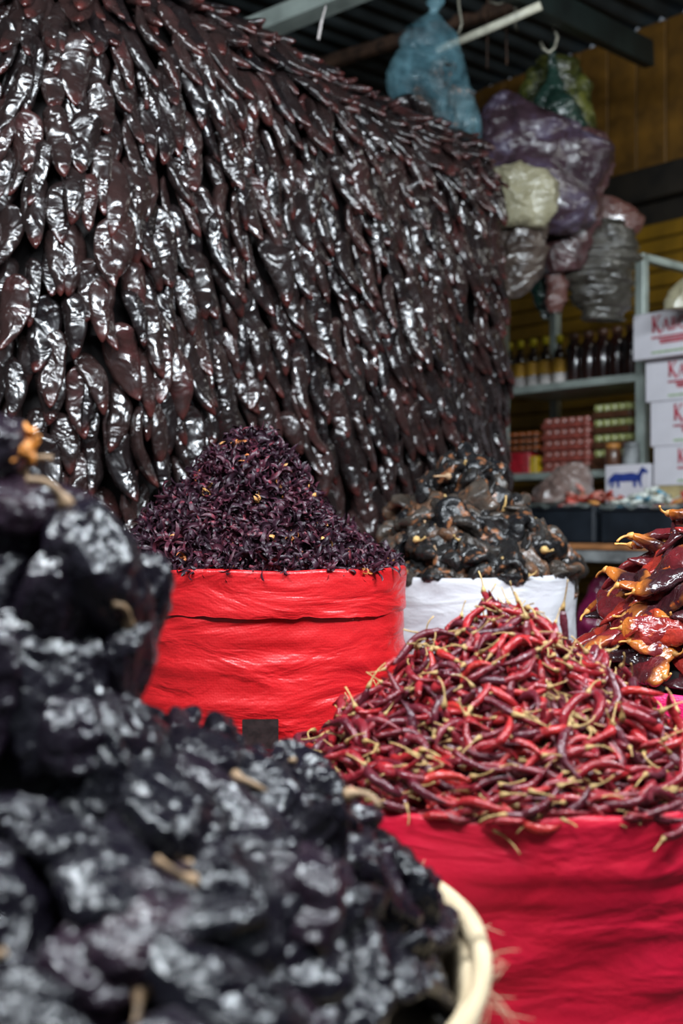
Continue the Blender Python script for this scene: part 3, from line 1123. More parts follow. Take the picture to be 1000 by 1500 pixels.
def build_heap(hname, objname, label, cat, group, most, stuff_name, stuff_label, stuff_cat, core=None, core_mat=None, minvis=4, special=None):
    lst = items[hname]
    v = visible[hname]
    order = sorted(range(len(lst)), key=lambda i_: -v[i_])
    single = [i_ for i_ in order if v[i_] >= minvis][:most]
    sset = set(single)
    for i_ in single:
        pr, M, rnd = lst[i_]
        ms = pr.get_meshes(objname)
        root = link(objname, ms[0])
        root.matrix_world = Matrix(M.tolist())
        lb = label
        if special:
            lb = special(pr, M) or label
        tag(root, lb, cat, group)
        for (nm, *_), me in zip(pr.parts[1:], ms[1:]):
            link(nm, me, root)
    # the rest and the filling below, as one
    Vs, Fs, Ms, pcs, als, rn = [], {3: [], 4: []}, {3: [], 4: []}, [], [], []
    mats, n = [], 0
    for i_ in range(len(lst)):
        if i_ in sset:
            continue
        pr, M, rnd = lst[i_]
        for nm, V, F, mat, al in pr.parts:
            if mat not in mats:
                mats.append(mat)
            mi = mats.index(mat)
            Vs.append(V @ M[:3, :3].T + M[:3, 3])
            pcs.append(V)
            als.append(al)
            rn.append(np.full(len(V), rnd))
            for f in F:
                Fs[f.shape[1]].append(f + n)
                Ms[f.shape[1]].append(np.full(len(f), mi))
            n += len(V)
    if core is not None:
        V, F = core
        if core_mat not in mats:
            mats.append(core_mat)
        Vs.append(V)
        pcs.append(V * 0)
        als.append(np.zeros(len(V)))
        rn.append(np.zeros(len(V)))
        Fs[4].append(F + n)
        Ms[4].append(np.full(len(F), mats.index(core_mat)))
        n += len(V)
    FF = [np.vstack(Fs[k]) for k in (4, 3) if Fs[k]]
    MM = np.concatenate([np.concatenate(Ms[k]) for k in (4, 3) if Ms[k]])
    me = mesh_from(stuff_name, np.vstack(Vs), FF, [MAT[m] for m in mats], mi=MM,
                   attrs={'pc': np.vstack(pcs), 'along': np.concatenate(als), 'rnd': np.concatenate(rn)})
    tag(link(stuff_name, me), stuff_label, stuff_cat, kind='stuff')
    print('HEAP', hname, 'placed', len(lst), 'visible', sum(1 for x in v.values() if x >= minvis), 'single', len(single), 'tris', sum(len(f) * (2 if f.shape[1] == 4 else 1) for f in FF))


def core_disc(cx, cy, r, hfun, zr, drop):
    nr, ns = 16, 48
    rows = []
    for k in np.linspace(.0, 1.0, nr):
        a = np.linspace(0, 2 * np.pi, ns, endpoint=False)
        x, y = r * k * np.cos(a), r * k * np.sin(a)
        z = np.array([hfun(xx, yy) for xx, yy in zip(x, y)])
        rows.append(np.stack([cx + x, cy + y, zr + np.minimum(z - drop, .5) - .02 * max(0, (k - .85) / .15)], -1))
    rows = np.array(rows)
    return rows.reshape(-1, 3), grid_faces(nr, ns)


build_heap('wall', 'dried_chile', 'glossy dark brown dried chile hanging tip down in the tall chile wall', 'chile', 'chiles hanging in the tall wall', 300,
           'chile_wall', 'tall wall of tightly layered dark glossy chiles behind the sacks', 'chile wall',
           core=(np.array([wall_pt(s, q)[0] - wall_pt(s, q)[3] * .03 for q in np.linspace(0, qarc[-1], 40) for s in np.linspace(0, parc[-1], 70)]), grid_faces(40, 70, closed=False)[:, ::-1]),
           core_mat='wall_core',
           special=lambda pr, M: 'dark glossy chile hanging in the tall wall, ' + where(M, [
               ((70, 330), 'on its upper left edge'), ((70, 9999), 'on its lower left edge'), ((300, 200), 'upper left, right of the fanning corner'), ((9999, 200), 'near its sloping top edge'),
               ((300, 430), 'left of its middle'), ((9999, 430), 'in its middle, well above the hibiscus'), ((200, 9999), 'low down, just above the foreground heap'), ((430, 9999), 'just above the hibiscus heap'),
               ((9999, 9999), 'low down, above the white sack')]))
build_heap('hib', 'hibiscus_flower', 'small curled dark purple hibiscus flower on the heap in the red sack', 'dried flower', 'hibiscus flowers in the red sack', 300,
           'hibiscus_heap', 'heap of dried dark purple hibiscus in the red sack', 'hibiscus',
           core=core_disc(RED['cx'], RED['cy'], RED['r'] * .955, h_hib, RED['z'], .014), core_mat='hib_core',
           special=lambda pr, M: 'pale orange-tan hibiscus flower among the dark purple ones in the red sack' if pr in protos_hibp else 'small curled dark purple hibiscus flower in the red sack, ' + where(M, [
               ((9999, 690), 'around the peak of the heap'), ((300, 775), 'on the left slope'), ((430, 775), 'on the middle of the heap'), ((9999, 775), 'on the right slope'), ((330, 9999), 'along the left of the rim'),
               ((460, 9999), 'along the middle of the rim'), ((9999, 9999), 'along the right of the rim')]))
build_heap('black', 'crumpled_chile', 'crumpled black and brown dried chile heaped in the white sack', 'chile', 'chiles in the white sack', 300,
           'crumpled_chile_heap', 'deeper part of the black chile heap in the white sack', 'chile heap',
           core=core_disc(WHT['cx'], WHT['cy'], WHT['r'] * .95, h_blackw, WHT['z'], .03), core_mat='black_core',
           special=lambda pr, M: 'crumpled black chile %s in white sack, ' % ('with tan stem' if len(pr.parts) > 1 else 'without stem') + where(M, [
               ((9999, 725), 'near the peak of the heap'), ((640, 785), 'on the left slope'), ((9999, 785), 'on the right slope'), ((700, 9999), 'along the left of the rim'), ((9999, 9999), 'along the right of the rim')]))
build_heap('red', 'red_chile', 'thin curved red dried chile heaped in the crimson sack', 'chile', 'small red chiles in the crimson sack', 300,
           'red_chile_heap', 'rest of the thin red chile heap in the crimson sack', 'chile heap',
           core=core_disc(CRI['cx'], CRI['cy'], CRI['r'] * .97, h_red, CRI['z'], .016), core_mat='red_core',
           special=lambda pr, M: 'thin red chile %s in crimson sack, ' % ('with tan stem' if len(pr.parts) > 1 else 'without stem') + where(M, [
               ((9999, 985), 'near the peak of the heap'), ((620, 1090), 'on the left slope'), ((800, 1090), 'in the middle of the heap'), ((9999, 1090), 'on the right slope'), ((640, 9999), 'low down beside the black heap'),
               ((820, 9999), 'along the middle of the rim'), ((9999, 9999), 'along the right of the rim')]))
build_heap('guaj', 'long_chile', 'long glossy orange-red dried chile lying on the pink sack heap', 'chile', 'long chiles in the pink sack', 300,
           'long_chile_heap', 'deeper part of the long chile heap in the pink sack', 'chile heap',
           core=core_disc(PNK['cx'], PNK['cy'], PNK['r'] * .93, h_guaj, PNK['z'], .03), core_mat='wall_core',
           special=lambda pr, M: 'long glossy orange-red dried chile in the pink sack, ' + where(M, [
               ((9999, 890), 'on top of the heap'), ((930, 960), 'on the left side of the heap'), ((9999, 960), 'in the middle of the heap'), ((930, 9999), 'low on the left'), ((9999, 9999), 'low down by the pink rim')]))
build_heap('ancho', 'wrinkled_chile', 'large wrinkled black dried chile in the blurred foreground heap', 'chile', 'wrinkled chiles in the burlap sack', 300,
           'wrinkled_chile_heap', 'deeper part of the wrinkled black chile heap in front', 'chile heap',
           core=core_disc(BLK['cx'], BLK['cy'], BLK['r'] * .94, h_ancho, BLK['z'], .025), core_mat='black_core',
           special=lambda pr, M: 'wrinkled black chile with a bright orange calyx on top of the foreground heap' if pr is proto_top else 'wrinkled black chile %s in foreground heap, ' % ('with brown stem' if len(pr.parts) > 1 else 'without stem') + where(M, [
               ((9999, 880), 'on its tall left peak'), ((240, 1120), 'on its upper left side'), ((9999, 1180), 'on its far shoulder'), ((220, 9999), 'at its lower left'), ((450, 1330), 'in its middle'),
               ((450, 9999), 'at the bottom edge of the picture'), ((9999, 9999), 'beside the burlap rim')]))

# red bin sacks that carry the chile wall
rows = []
for z, o in ((0, .05), (.25, .0), (.8, .0), (1.0, .015), (1.06, .05), (1.06, .12)):
    rr = []
    for s in np.linspace(0, parc[-1], 60):
        P, up, side, nn = wall_pt(s, .1)
        n2 = np.array([nn[0], nn[1], 0])
        rr.append(np.array([P[0], P[1], z]) - n2 * (o + .02))
    rows.append(rr)
rows = np.array(rows)
uv = np.array([[s, z] for z in (0, .25, .8, 1., 1.06, 1.1) for s in np.linspace(0, parc[-1], 60)])
o = link('woven_sack', mesh_from('woven_sack', rows.reshape(-1, 3), grid_faces(6, 60, closed=False)[:, ::-1], [MAT['red_sack']], uv=uv))
tag(o, 'wide red sack under the tall wall of dark chiles', 'sack', 'market sacks')

#BACKGROUND#
# ------------------------------------------------------------------ the stall behind: shelf, counter, goods
MAT['white_card'] = plain('white_carton_board', (0.62, 0.60, 0.64), 0.55, 0.05, 8)
MAT['print_red'] = plain('red_carton_print', (0.42, 0.035, 0.06), 0.6, 0.2, 60)
MAT['print_green'] = plain('green_carton_print', (0.30, 0.42, 0.22), 0.6, 0.2, 60)
MAT['print_blue'] = plain('blue_carton_print', (0.015, 0.04, 0.24), 0.6, 0.2, 60)
MAT['dark_bottle'] = plain('dark_sauce_bottle', (0.022, 0.006, 0.004), 0.16, 0.3, 20, coat=0.6)
MAT['yellow_cap'] = plain('yellow_plastic_cap', (0.60, 0.50, 0.01), 0.4, 0.1)
MAT['yellow_label'] = plain('yellow_paper_label', (0.62, 0.33, 0.03), 0.6, 0.1)
MAT['white_label'] = plain('white_paper_label', (0.55, 0.50, 0.48), 0.6, 0.25, 120)
MAT['black_crate'] = plain('black_plastic_crate', (0.012, 0.016, 0.022), 0.4, 0.3, 8, 0.15)
MAT['orange_plank'] = plain('orange_worn_plank', (0.45, 0.19, 0.07), 0.6, 0.25, 10, 0.3)
MAT['grey_frame'] = plain('grey_painted_frame', (0.24, 0.25, 0.25), 0.5, 0.35, 14, 0.3)
MAT['yellow_board'] = plain('yellow_board', (0.48, 0.33, 0.01), 0.5, 0.1)
MAT['pale_wood'] = plain('pale_crate_wood', (0.42, 0.33, 0.16), 0.7, 0.25, 14, 0.3)
for nm, c in (('sweet_orange', (.55, .14, .03)), ('sweet_pink', (.50, .17, .13)), ('sweet_green', (.36, .38, .14)), ('sweet_red', (.45, .05, .03)), ('sweet_brown', (.12, .04, .025)),
              ('sweet_blue', (.10, .26, .34)), ('sweet_white', (.55, .58, .52)), ('sweet_amber', (.52, .22, .05)), ('tray_brown', (.10, .04, .02)), ('bar_red', (.50, .02, .035)), ('bar_yellow', (.65, .42, .02)),
              ('tray_pink', (.36, .08, .06))):
    MAT[nm] = plain(nm, c, 0.35, 0.3, 70, coat=0.3)


def plastic(name, stops, scale, rough=0.22, alpha=1.0, bscale=14.0, bstr=0.7):
    m, nt, b = new_mat(name)
    tc = N(nt, 'ShaderNodeTexCoord')
    f = noise(nt, tc.outputs['Object'], scale, 4, 0.6, dist=0.8)
    nt.links.new(ramp(nt, f, stops), b.inputs['Base Color'])
    b.inputs['Roughness'].default_value = rough
    b.inputs['Coat Weight'].default_value = 0.35
    b.inputs['Coat Roughness'].default_value = 0.1
    b.inputs['Alpha'].default_value = alpha
    bump(nt, b, noise(nt, tc.outputs['Object'], bscale, 4, 0.6, dist=1.5), bstr, 0.02)
    return m


MAT['purple_bag'] = plastic('purple_tinted_bag_of_chiles', [(.36, (.018, .009, .011)), (.50, (.040, .022, .030)), (.60, (.07, .052, .085)), (.68, (.25, .235, .28))], 6)  # palest stop paints whitish sheen and highlight streaks into the colour
MAT['brown_bag'] = plastic('brown_bag_of_chiles', [(.3, (.022, .010, .010)), (.5, (.06, .026, .026)), (.7, (.13, .075, .085))], 7)
MAT['tan_bag'] = plastic('tan_crumpled_bag', [(.3, (.03, .02, .017)), (.5, (.07, .05, .04)), (.72, (.15, .12, .10))], 6)
MAT['cream_bag'] = plastic('cream_crumpled_bag', [(.3, (.20, .18, .11)), (.7, (.33, .30, .20))], 6)
MAT['grey_bag'] = plastic('dark_grey_packets', [(.3, (.016, .013, .010)), (.55, (.045, .04, .032)), (.75, (.11, .10, .085))], 9)
MAT['red_brown'] = plastic('red_brown_packet', [(.3, (.07, .028, .024)), (.7, (.13, .055, .045))], 6)
MAT['green_bag'] = plastic('dark_green_bag', [(.3, (.005, .014, .010)), (.6, (.012, .035, .026)), (.8, (.10, .15, .12))], 9)
MAT['lime_bag'] = plastic('olive_green_bag', [(.35, (.008, .012, .004)), (.5, (.03, .036, .008)), (.7, (.15, .15, .03))], 7)
MAT['clear_bag'] = plastic('clear_bag_of_sweets', [(.3, (.10, .06, .05)), (.5, (.22, .15, .13)), (.7, (.42, .38, .35))], 12)
MAT['magenta_bag'] = plastic('magenta_bag', [(.3, (.05, .004, .016)), (.6, (.16, .008, .05)), (.8, (.30, .02, .10))], 7)


MAT['liner'] = plastic('clear_crate_liner', [(.4, (.10, .12, .11)), (.65, (.50, .56, .53))], 30, alpha=.42)


def blue_plastic():
    m, nt, b = new_mat('translucent_blue_bag')
    tc = N(nt, 'ShaderNodeTexCoord')
    f = noise(nt, tc.outputs['Object'], 7, 4, .6, dist=1.0)
    nt.links.new(ramp(nt, f, [(.3, (.06, .20, .27)), (.7, (.26, .50, .58))]), b.inputs['Base Color'])
    b.inputs['Roughness'].default_value = .2
    b.inputs['Coat Weight'].default_value = .6
    nt.links.new(ramp(nt, f, [(.34, (.05, .05, .05)), (.70, (.36, .36, .36))]), b.inputs['Alpha'])
    b.inputs['Transmission Weight'].default_value = 0.0
    bump(nt, b, noise(nt, tc.outputs['Object'], 12, 4, .6, dist=1.5), .5, .015)
    return m


MAT['blue_bag'] = blue_plastic()


def bgbox(name, s0, s1, t0, t1, z0, z1, mat, parent=None, bev=.003):
    """box between two distances along the wall, two distances out of it and two heights"""
    V, F = box_vf(s1 - s0, abs(t1 - t0), z1 - z0, (0, 0, (z1 - z0) / 2), bev)
    me = mesh_from(name, V, F, [MAT[mat]], smooth=False)
    if parent is None:
        return link(name, me, None, B((s0 + s1) / 2, (t0 + t1) / 2, z0), PHI)
    o = link(name, me, parent)
    ps, pt, pz = parent['_s'], parent['_t'], parent['_z']
    o.location = ((s0 + s1) / 2 - ps, -((t0 + t1) / 2 - pt), z0 - pz)
    return o


def bgempty(name, s, t, z, label, cat, group=None):
    e = empty(name, B(s, t, z), PHI, label, cat, group)
    e['_s'], e['_t'], e['_z'] = s, t, z
    return e


TF, TB = .83, .46
sR, zS = bg_px(940, 546, TF)
sL, _ = bg_px(737, 560, TF)
zTop = bg_px(940, 372, TF)[1]
zLow = bg_px(800, 692, TF)[1]
sh = bgempty('shelf_unit', (sL + sR) / 2, (TF + TB) / 2, 0, 'grey steel shelf unit holding bottles and sweets behind the counter', 'shelf')
for s_ in (sL, sR):
    for t_ in (TF, TB):
        bgbox('post', s_ - .02, s_ + .02, t_ - .02, t_ + .02, 0, zTop, 'pale_steel', sh)
bgbox('shelf_board', sL - .02, sR - .005, TB, TF + .012, zS - .032, zS, 'pale_steel', sh)
bgbox('shelf_board', sL - .02, sR - .005, TB, TF + .012, zLow - .03, zLow, 'pale_steel', sh)
bgbox('top_rail', sR - .02, sR + .02, TB, TF, zTop - .03, zTop, 'pale_steel', sh)
bgbox('top_rail', sR, sR + .55, TB, TB + .03, zTop - .035, zTop, 'pale_steel', sh)

# bottles
bott = bgempty('sauce_bottle', 0, 0, 0, None, None)
vf_obj('bottle_body', lathe_vf([(.004, 0), (.028, .002), (.030, .02), (.030, .125), (.024, .15), (.0125, .175), (.0125, .20), (.006, .202)], 18), 'dark_bottle', bott)
vf_obj('cap', lathe_vf([(.006, .192), (.0165, .193), (.0165, .224), (.012, .229), (.004, .230)], 14), 'yellow_cap', bott)
vf_obj('label', lathe_vf([(.0304, .060), (.0312, .062), (.0312, .118), (.0304, .120)], 18), 'yellow_label', bott)
vf_obj('lower_label', lathe_vf([(.0304, .012), (.0312, .014), (.0312, .056), (.0304, .058)], 18), 'white_label', bott)
jar = bgempty('dark_bottle', 0, 0, 0, None, None)
vf_obj('bottle_body', lathe_vf([(.004, 0), (.034, .002), (.038, .015), (.038, .15), (.033, .175), (.022, .19), (.022, .205), (.006, .207)], 20), 'dark_bottle', jar)
vf_obj('cap', lathe_vf([(.006, .200), (.025, .200), (.025, .226), (.020, .230), (.004, .230)], 14), 'tray_brown', jar)


def place(root, first, loc, rz, label, cat, group):
    if first:
        o = root
    else:
        o = root.copy()
        col.objects.link(o)
        for ch in root.children:
            c = ch.copy()
            col.objects.link(c)
            c.parent = o
            c.matrix_parent_inverse = ch.matrix_parent_inverse
    o.location = loc
    o.rotation_euler = (0, 0, rz)
    tag(o, label, cat, group)
    return o


ordn = ['first', 'second', 'third', 'fourth', 'fifth', 'sixth', 'seventh']
for i, px in enumerate((746, 762, 781, 799, 819)):
    s_, _ = bg_px(px, 520, .72)
    place(bott, i == 0, B(s_, .72, zS), PHI + .3 * i, 'yellow-capped dark bottle with yellow label, %s from the chile wall' % ordn[i], 'bottle', 'yellow-capped bottles')
for i, px in enumerate((841, 862, 883, 904, 925)):
    s_, _ = bg_px(px, 520, .70)
    place(jar, i == 0, B(s_, .70, zS), PHI + .5 * i, 'plain dark brown bottle, %s from the yellow-capped bottles' % ordn[i], 'bottle', 'plain dark bottles')


# trays of sweets on the lower shelf
def tray_stack(px0, px1, ys, t, sweet, tray, label, group, nsw, zbase):
    s0, s1 = bg_px(px0, 650, t)[0], bg_px(px1, 650, t)[0]
    n = len(ys)
    zt = bg_px((px0 + px1) / 2, ys[0], t)[1]
    hgt = (zt - zbase) / n
    first = None
    places = ['lowest', 'second lowest', 'third from below', 'fourth from below', 'fifth from below']
    for k in range(n):
        z0 = zbase + k * hgt
        e = bgempty('sweet_tray', (s0 + s1) / 2, t, z0, '%s, %s of its stack' % (label, places[k] if k < n - 1 else 'topmost'), 'sweets', group)
        if first is None:
            w = s1 - s0
            V, F = box_vf(w, .13, hgt * .45, (0, 0, hgt * .225), .003)
            tm = mesh_from('tray', V, F, [MAT[tray]], smooth=False)
            V, F = box_vf(w / nsw * .86, .11, hgt * .5, (0, 0, hgt * .70), .006)
            bm_ = mesh_from('sweet_bar', V, F, [MAT[sweet]], smooth=False)
            first = True
        link('tray', tm, e)
        for j in range(nsw):
            link('sweet_bar', bm_, e, ((j - (nsw - 1) / 2) * (s1 - s0) / nsw, 0, 0))


tray_stack(806, 874, (612, 0, 0, 0, 0), .70, 'sweet_pink', 'tray_pink', 'pink sweet bars in a red tray', 'pink sweet trays', 6, zLow)
tray_stack(880, 936, (591, 0, 0, 0), .70, 'sweet_green', 'tray_brown', 'pale green sweet bars in a brown tray', 'green sweet trays', 5, zLow + .03)
zred = bg_px(770, 664, .70)[1]
tray_stack(748, 798, (634, 0, 0), .70, 'sweet_orange', 'tray_brown', 'orange sweet bars in a brown tray', 'orange sweet trays', 5, zred)
e = bgempty('sweet_box', bg_px(773, 680, .70)[0], .70, zLow, 'red box with yellow ends under the orange sweets', 'box')
w = bg_px(798, 680, .70)[0] - bg_px(748, 680, .70)[0]
box('body', (w * .62, .13, zred - zLow), (0, 0, (zred - zLow) / 2), 'bar_red', e)
for q in (-1, 1):
    box('end_panel', (w * .17, .13, (zred - zLow) * .8), (q * w * .40, 0, (zred - zLow) * .4), 'bar_yellow', e)
V, F = box_vf(.30, .13, .028, (0, 0, .014), .003)
tag(vf_obj('wooden_board', (V, F), 'tray_brown', None, B(bg_px(908, 680, .70)[0] - .02, .70, zLow), PHI, False), 'flat brown board under the green sweet trays', 'board')

# counter
TC = 1.32
zC = bg_px(900, 797, TC)[1]
sc0, sc1 = .35, 2.15
ct_ = bgempty('counter', (sc0 + sc1) / 2, 1.05, 0, 'low counter with orange plank top and grey frame carrying black crates', 'counter')
bgbox('plank_top', sc0, sc1, .88, TC, zC - .022, zC, 'orange_plank', ct_)
bgbox('front_rail', sc0, sc1, TC - .05, TC - .01, zC - .068, zC - .022, 'grey_frame', ct_)
for s_ in (sc0 + .03, sc1 - .03):
    for t_ in (.91, TC - .03):
        bgbox('leg', s_ - .02, s_ + .02, t_ - .02, t_ + .02, 0, zC - .022, 'grey_frame', ct_)

gs = np.random.default_rng(31)


def crate(px0, px1, label, fills):
    t1_, t0_ = TC - .03, TC - .33
    s0, s1 = bg_px(px0, 770, t1_)[0], bg_px(px1, 770, t1_)[0]
    zt = bg_px((px0 + px1) / 2, 742, t1_)[1]
    w, d, h = s1 - s0, t1_ - t0_, zt - zC
    e = bgempty('plastic_crate', (s0 + s1) / 2, (t0_ + t1_) / 2, zC, label, 'crate', 'black crates of sweets')
    box('crate_floor', (w, d, .012), (0, 0, .006), 'black_crate', e)
    for q in (-1, 1):
        box('side_wall', (w, .012, h), (0, q * (d / 2 - .006), h / 2), 'black_crate', e)
        box('end_wall', (.012, d - .024, h), (q * (w / 2 - .006), 0, h / 2), 'black_crate', e)
    box('front_lip', (w + .012, .012, .014), (0, -d / 2 - .004, h - .007), 'black_crate', e)
    xs_ = np.linspace(-w / 2, w / 2, 60)
    lz = .006 * vnoise(np.stack([xs_ * 22, xs_ * 0, xs_ * 0], -1), int(px0)) + .004
    ly = .006 * vnoise(np.stack([xs_ * 45, xs_ * 0 + 3, xs_ * 0], -1), int(px0))
    lrow = np.array([np.stack([xs_, -d / 2 + .006 + 0 * xs_, h + lz - .004], -1), np.stack([xs_, -d / 2 - .004 + ly * .3, h + lz + .010], -1),
                     np.stack([xs_, -d / 2 - .015 + ly, h + lz], -1), np.stack([xs_, -d / 2 - .014 + ly, h + 3 * lz - .012], -1)])
    link('plastic_liner', mesh_from('plastic_liner', lrow.reshape(-1, 3), grid_faces(4, 60, closed=False), [MAT['liner']]), e)
    for (f0, f1, mats, lab, cnt, hump) in fills:
        mesh = {m: mesh_from('wrapped_sweet', *pod_body(sum(map(ord, m)) % 40 + 3, .045, .026, .018, 9, 10, [(0, .5), (.1, .35), (.25, .95), (.75, .95), (.9, .35), (1, .5)], .002, 60)[:2], [MAT[m]]) for m in mats}
        # filling below the sweets that show
        V, F = box_vf((f1 - f0) * w - .02, d - .03, h - .03, ((f0 + f1) / 2 * w - w / 2, 0, (h - .03) / 2 + .012), .01)
        o = link('sweet_filling', mesh_from('sweet_filling', V, F, [MAT[mats[0]]], smooth=False), None, B((s0 + s1) / 2, (t0_ + t1_) / 2, zC), PHI)
        tag(o, 'lower layer of ' + lab[1], 'sweets', kind='stuff')
        for k in range(cnt):
            m = mats[gs.integers(len(mats))]
            u_ = gs.uniform(f0 + .03, f1 - .03)
            v_ = gs.uniform(-.42, .46)
            o = link('wrapped_sweet', mesh[m])
            hh = h - .02 + hump * (1 - (2 * (u_ - f0) / (f1 - f0) - 1) ** 2) * (1 - .6 * abs(v_) * 2) + gs.uniform(0, .02)
            o.location = B(s0 + u_ * w, (t0_ + t1_) / 2 - v_ * d, zC + hh)
            o.rotation_euler = (1.57 + gs.normal(0, .35), gs.normal(0, .4), gs.uniform(0, 6.28))
            tag(o, lab[0], 'sweet', lab[1])


crate(738, 868, 'black plastic crate of brown and red sweets beside the white sack', [
    (0.0, .52, ['sweet_brown', 'tray_brown', 'sweet_white'], ('small brown wrapped sweet in the left black crate', 'brown sweets in the left crate'), 34, .075),
    (.52, 1.0, ['sweet_red', 'sweet_pink', 'sweet_amber'], ('small red wrapped sweet in the left black crate', 'red sweets in the left crate'), 34, .075)])
crate(880, 1075, 'black plastic crate of blue and orange sweets below the white cartons', [
    (0.0, .42, ['sweet_blue', 'sweet_white', 'sweet_white'], ('small blue or white wrapped sweet in the right black crate', 'blue and white sweets in the right crate'), 34, .065),
    (.42, 1.0, ['sweet_red', 'sweet_amber', 'sweet_amber', 'sweet_red'], ('small orange or red wrapped sweet in the right black crate', 'orange sweets in the right crate'), 44, .065)])


# letters of the carton print, built from strokes (unit height, x to the right)
def stroke(p, q, w):
    p, q = np.array(p, float), np.array(q, float)
    d = (q - p) / np.linalg.norm(q - p)
    n = np.array([-d[1], d[0]]) * w / 2
    return [p - n, q - n, q + n, p + n]


def ring(cx, cy, rx, ry, w, a0=0, a1=6.2832, n=14):
    out = []
    a = np.linspace(a0, a1, n + 1)
    for k in range(n):
        c0, s0, c1, s1 = math.cos(a[k]), math.sin(a[k]), math.cos(a[k + 1]), math.sin(a[k + 1])
        out.append([np.array([cx + (rx - w) * c0, cy + (ry - w * .6) * s0]), np.array([cx + rx * c0, cy + ry * s0]), np.array([cx + rx * c1, cy + ry * s1]), np.array([cx + (rx - w) * c1, cy + (ry - w * .6) * s1])])
    return out


GLYPH = {
    'K': ([stroke((.14, 0), (.14, 1), .16), stroke((.02, .03), (.28, .03), .06), stroke((.02, .97), (.28, .97), .06), stroke((.2, .45), (.58, .98), .09), stroke((.24, .52), (.66, -.12), .16), stroke((.46, .97), (.68, .97), .06)], .70),
    'A': ([stroke((.10, 0), (.34, .76), .07), stroke((.34, .76), (.58, 0), .14), stroke((.18, .26), (.5, .26), .06), stroke((.0, .02), (.2, .02), .05), stroke((.46, .02), (.70, .02), .05)], .68),
    'B': ([stroke((.12, 0), (.12, .76), .13), *ring(.18, .57, .26, .19, .10, -1.57, 1.57, 8), *ring(.18, .20, .30, .20, .11, -1.57, 1.57, 8), stroke((.02, .02), (.2, .02), .05), stroke((.02, .74), (.2, .74), .05)], .54),
    'O': ([*ring(.30, .38, .30, .40, .13)], .64),
    'R': ([stroke((.12, 0), (.12, .76), .13), *ring(.18, .56, .26, .20, .10, -1.57, 1.57, 8), stroke((.2, .38), (.52, -.02), .13), stroke((.02, .02), (.24, .02), .05), stroke((.02, .74), (.2, .74), .05)], .56),
}


def flat_print(name, quads, y, mat, parent, x0=0, z0=0, sc=1.0, th=.0012):
    V, F = [], []
    for qd in quads:
        n = len(V)
        k = len(qd)
        for p in qd:
            V.append((x0 + p[0] * sc, y, z0 + p[1] * sc))
        for p in qd:
            V.append((x0 + p[0] * sc, y - th, z0 + p[1] * sc))
        F.append([n + k + i_ for i_ in range(k)])
        for i_ in range(k):
            j_ = (i_ + 1) % k
            F.append([n + i_, n + j_, n + k + j_, n + k + i_])
    me = bpy.data.meshes.new(name)
    me.from_pydata(V, [], F)
    me.materials.append(MAT[mat])
    return link(name, me, parent)


def carton(px_left, ytop, ybot, t_front, label, px_text, rot=0.0, text=True):
    s0, zt = bg_px(px_left, ytop, t_front)
    _, zb = bg_px(px_left, ybot, t_front)
    st_, _ = bg_px(px_text, ytop, t_front)
    w, d, h = .46, .30, zt - zb
    e = empty('carton', B(s0, t_front, zb), PHI + rot, label, 'carton', 'white cartons in a stack')
    box('body', (w, d, h - .002), (w / 2, d / 2, h / 2), 'white_card', e, bev=.002)
    box('lid_flap', (w / 2 - .001, d, .0015), (w / 4, d / 2, h), 'white_card', e, bev=0)
    box('lid_flap', (w / 2 - .001, d, .0015), (w * 3 / 4, d / 2, h), 'white_card', e, bev=0)
    x = st_ - s0
    sc = h * .36
    z0 = h * .56
    for ch in 'KABOR':
        qs, adv = GLYPH[ch]
        flat_print('letter', qs, -.0004, 'print_red', e, x, z0, sc)
        x += adv * sc
    x = st_ - s0
    for k, (a, b, zz, c) in enumerate(((0, .20, .44, 'print_red'), (.035, .20, .375, 'print_red'), (.04, .20, .315, 'print_red'), (0, .22, .12, 'print_green'))):
        flat_print('printed_line', [stroke((a, 0), (b, 0), .008)], -.0004, c, e, x, h * zz, 1.0)
    return e, s0, zt


# supporting carton hidden behind the sweets, then four in view
s_b, z_b = bg_px(960, 712, .96)
tag(box('wooden_box', (.46, .30, z_b - zC), (.23, .15, (z_b - zC) / 2), 'pale_wood', None, B(s_b - .01, .96, zC), PHI), 'plain wooden box under the white cartons', 'box')
carton(957, 655, 712, .96, 'white carton with red lettering, lowest of its stack', 992)
carton(952, 590, 655, .96, 'white carton with red lettering, second lowest of its stack', 986)
carton(945, 529, 590, .96, 'white carton with red lettering, just under the topmost one', 978)
carton(927, 463, 529, 1.0, 'white carton with red lettering, topmost of its stack', 955, -.05)

# box with a blue animal
s0, zt = bg_px(886, 682, .96)
s1, _ = bg_px(951, 682, .96)
e = empty('animal_box', B(s0, .96, zC), PHI, 'white box with a blue four-legged animal printed on it', 'box')
w, h = s1 - s0, zt - zC
box('body', (w, .2, h), (w / 2, .1, h / 2), 'white_card', e, bev=.002)
ub = w / 65.0
zz0 = h - 30 * ub
ani = [[(8, 2), (12, 2), (14, 10), (10, 10)], [(18, 2), (22, 2), (21, 10), (17, 10)], [(42, 2), (46, 2), (46, 10), (41, 10)], [(52, 2), (55, 2), (52, 11), (48, 10)],
       [(8, 9), (54, 9), (52, 17), (40, 20), (26, 19), (14, 20), (9, 16)], [(46, 14), (53, 12), (57, 22), (54, 26), (51, 22)], [(53, 20), (62, 18), (63, 21), (56, 26), (54, 26)], [(8, 16), (5, 12), (4, 5), (6, 5), (10, 13)]]
flat_print('animal_print', [[np.array(p, float) for p in q] for q in ani], -.0004, 'print_blue', e, 0, zz0, ub)

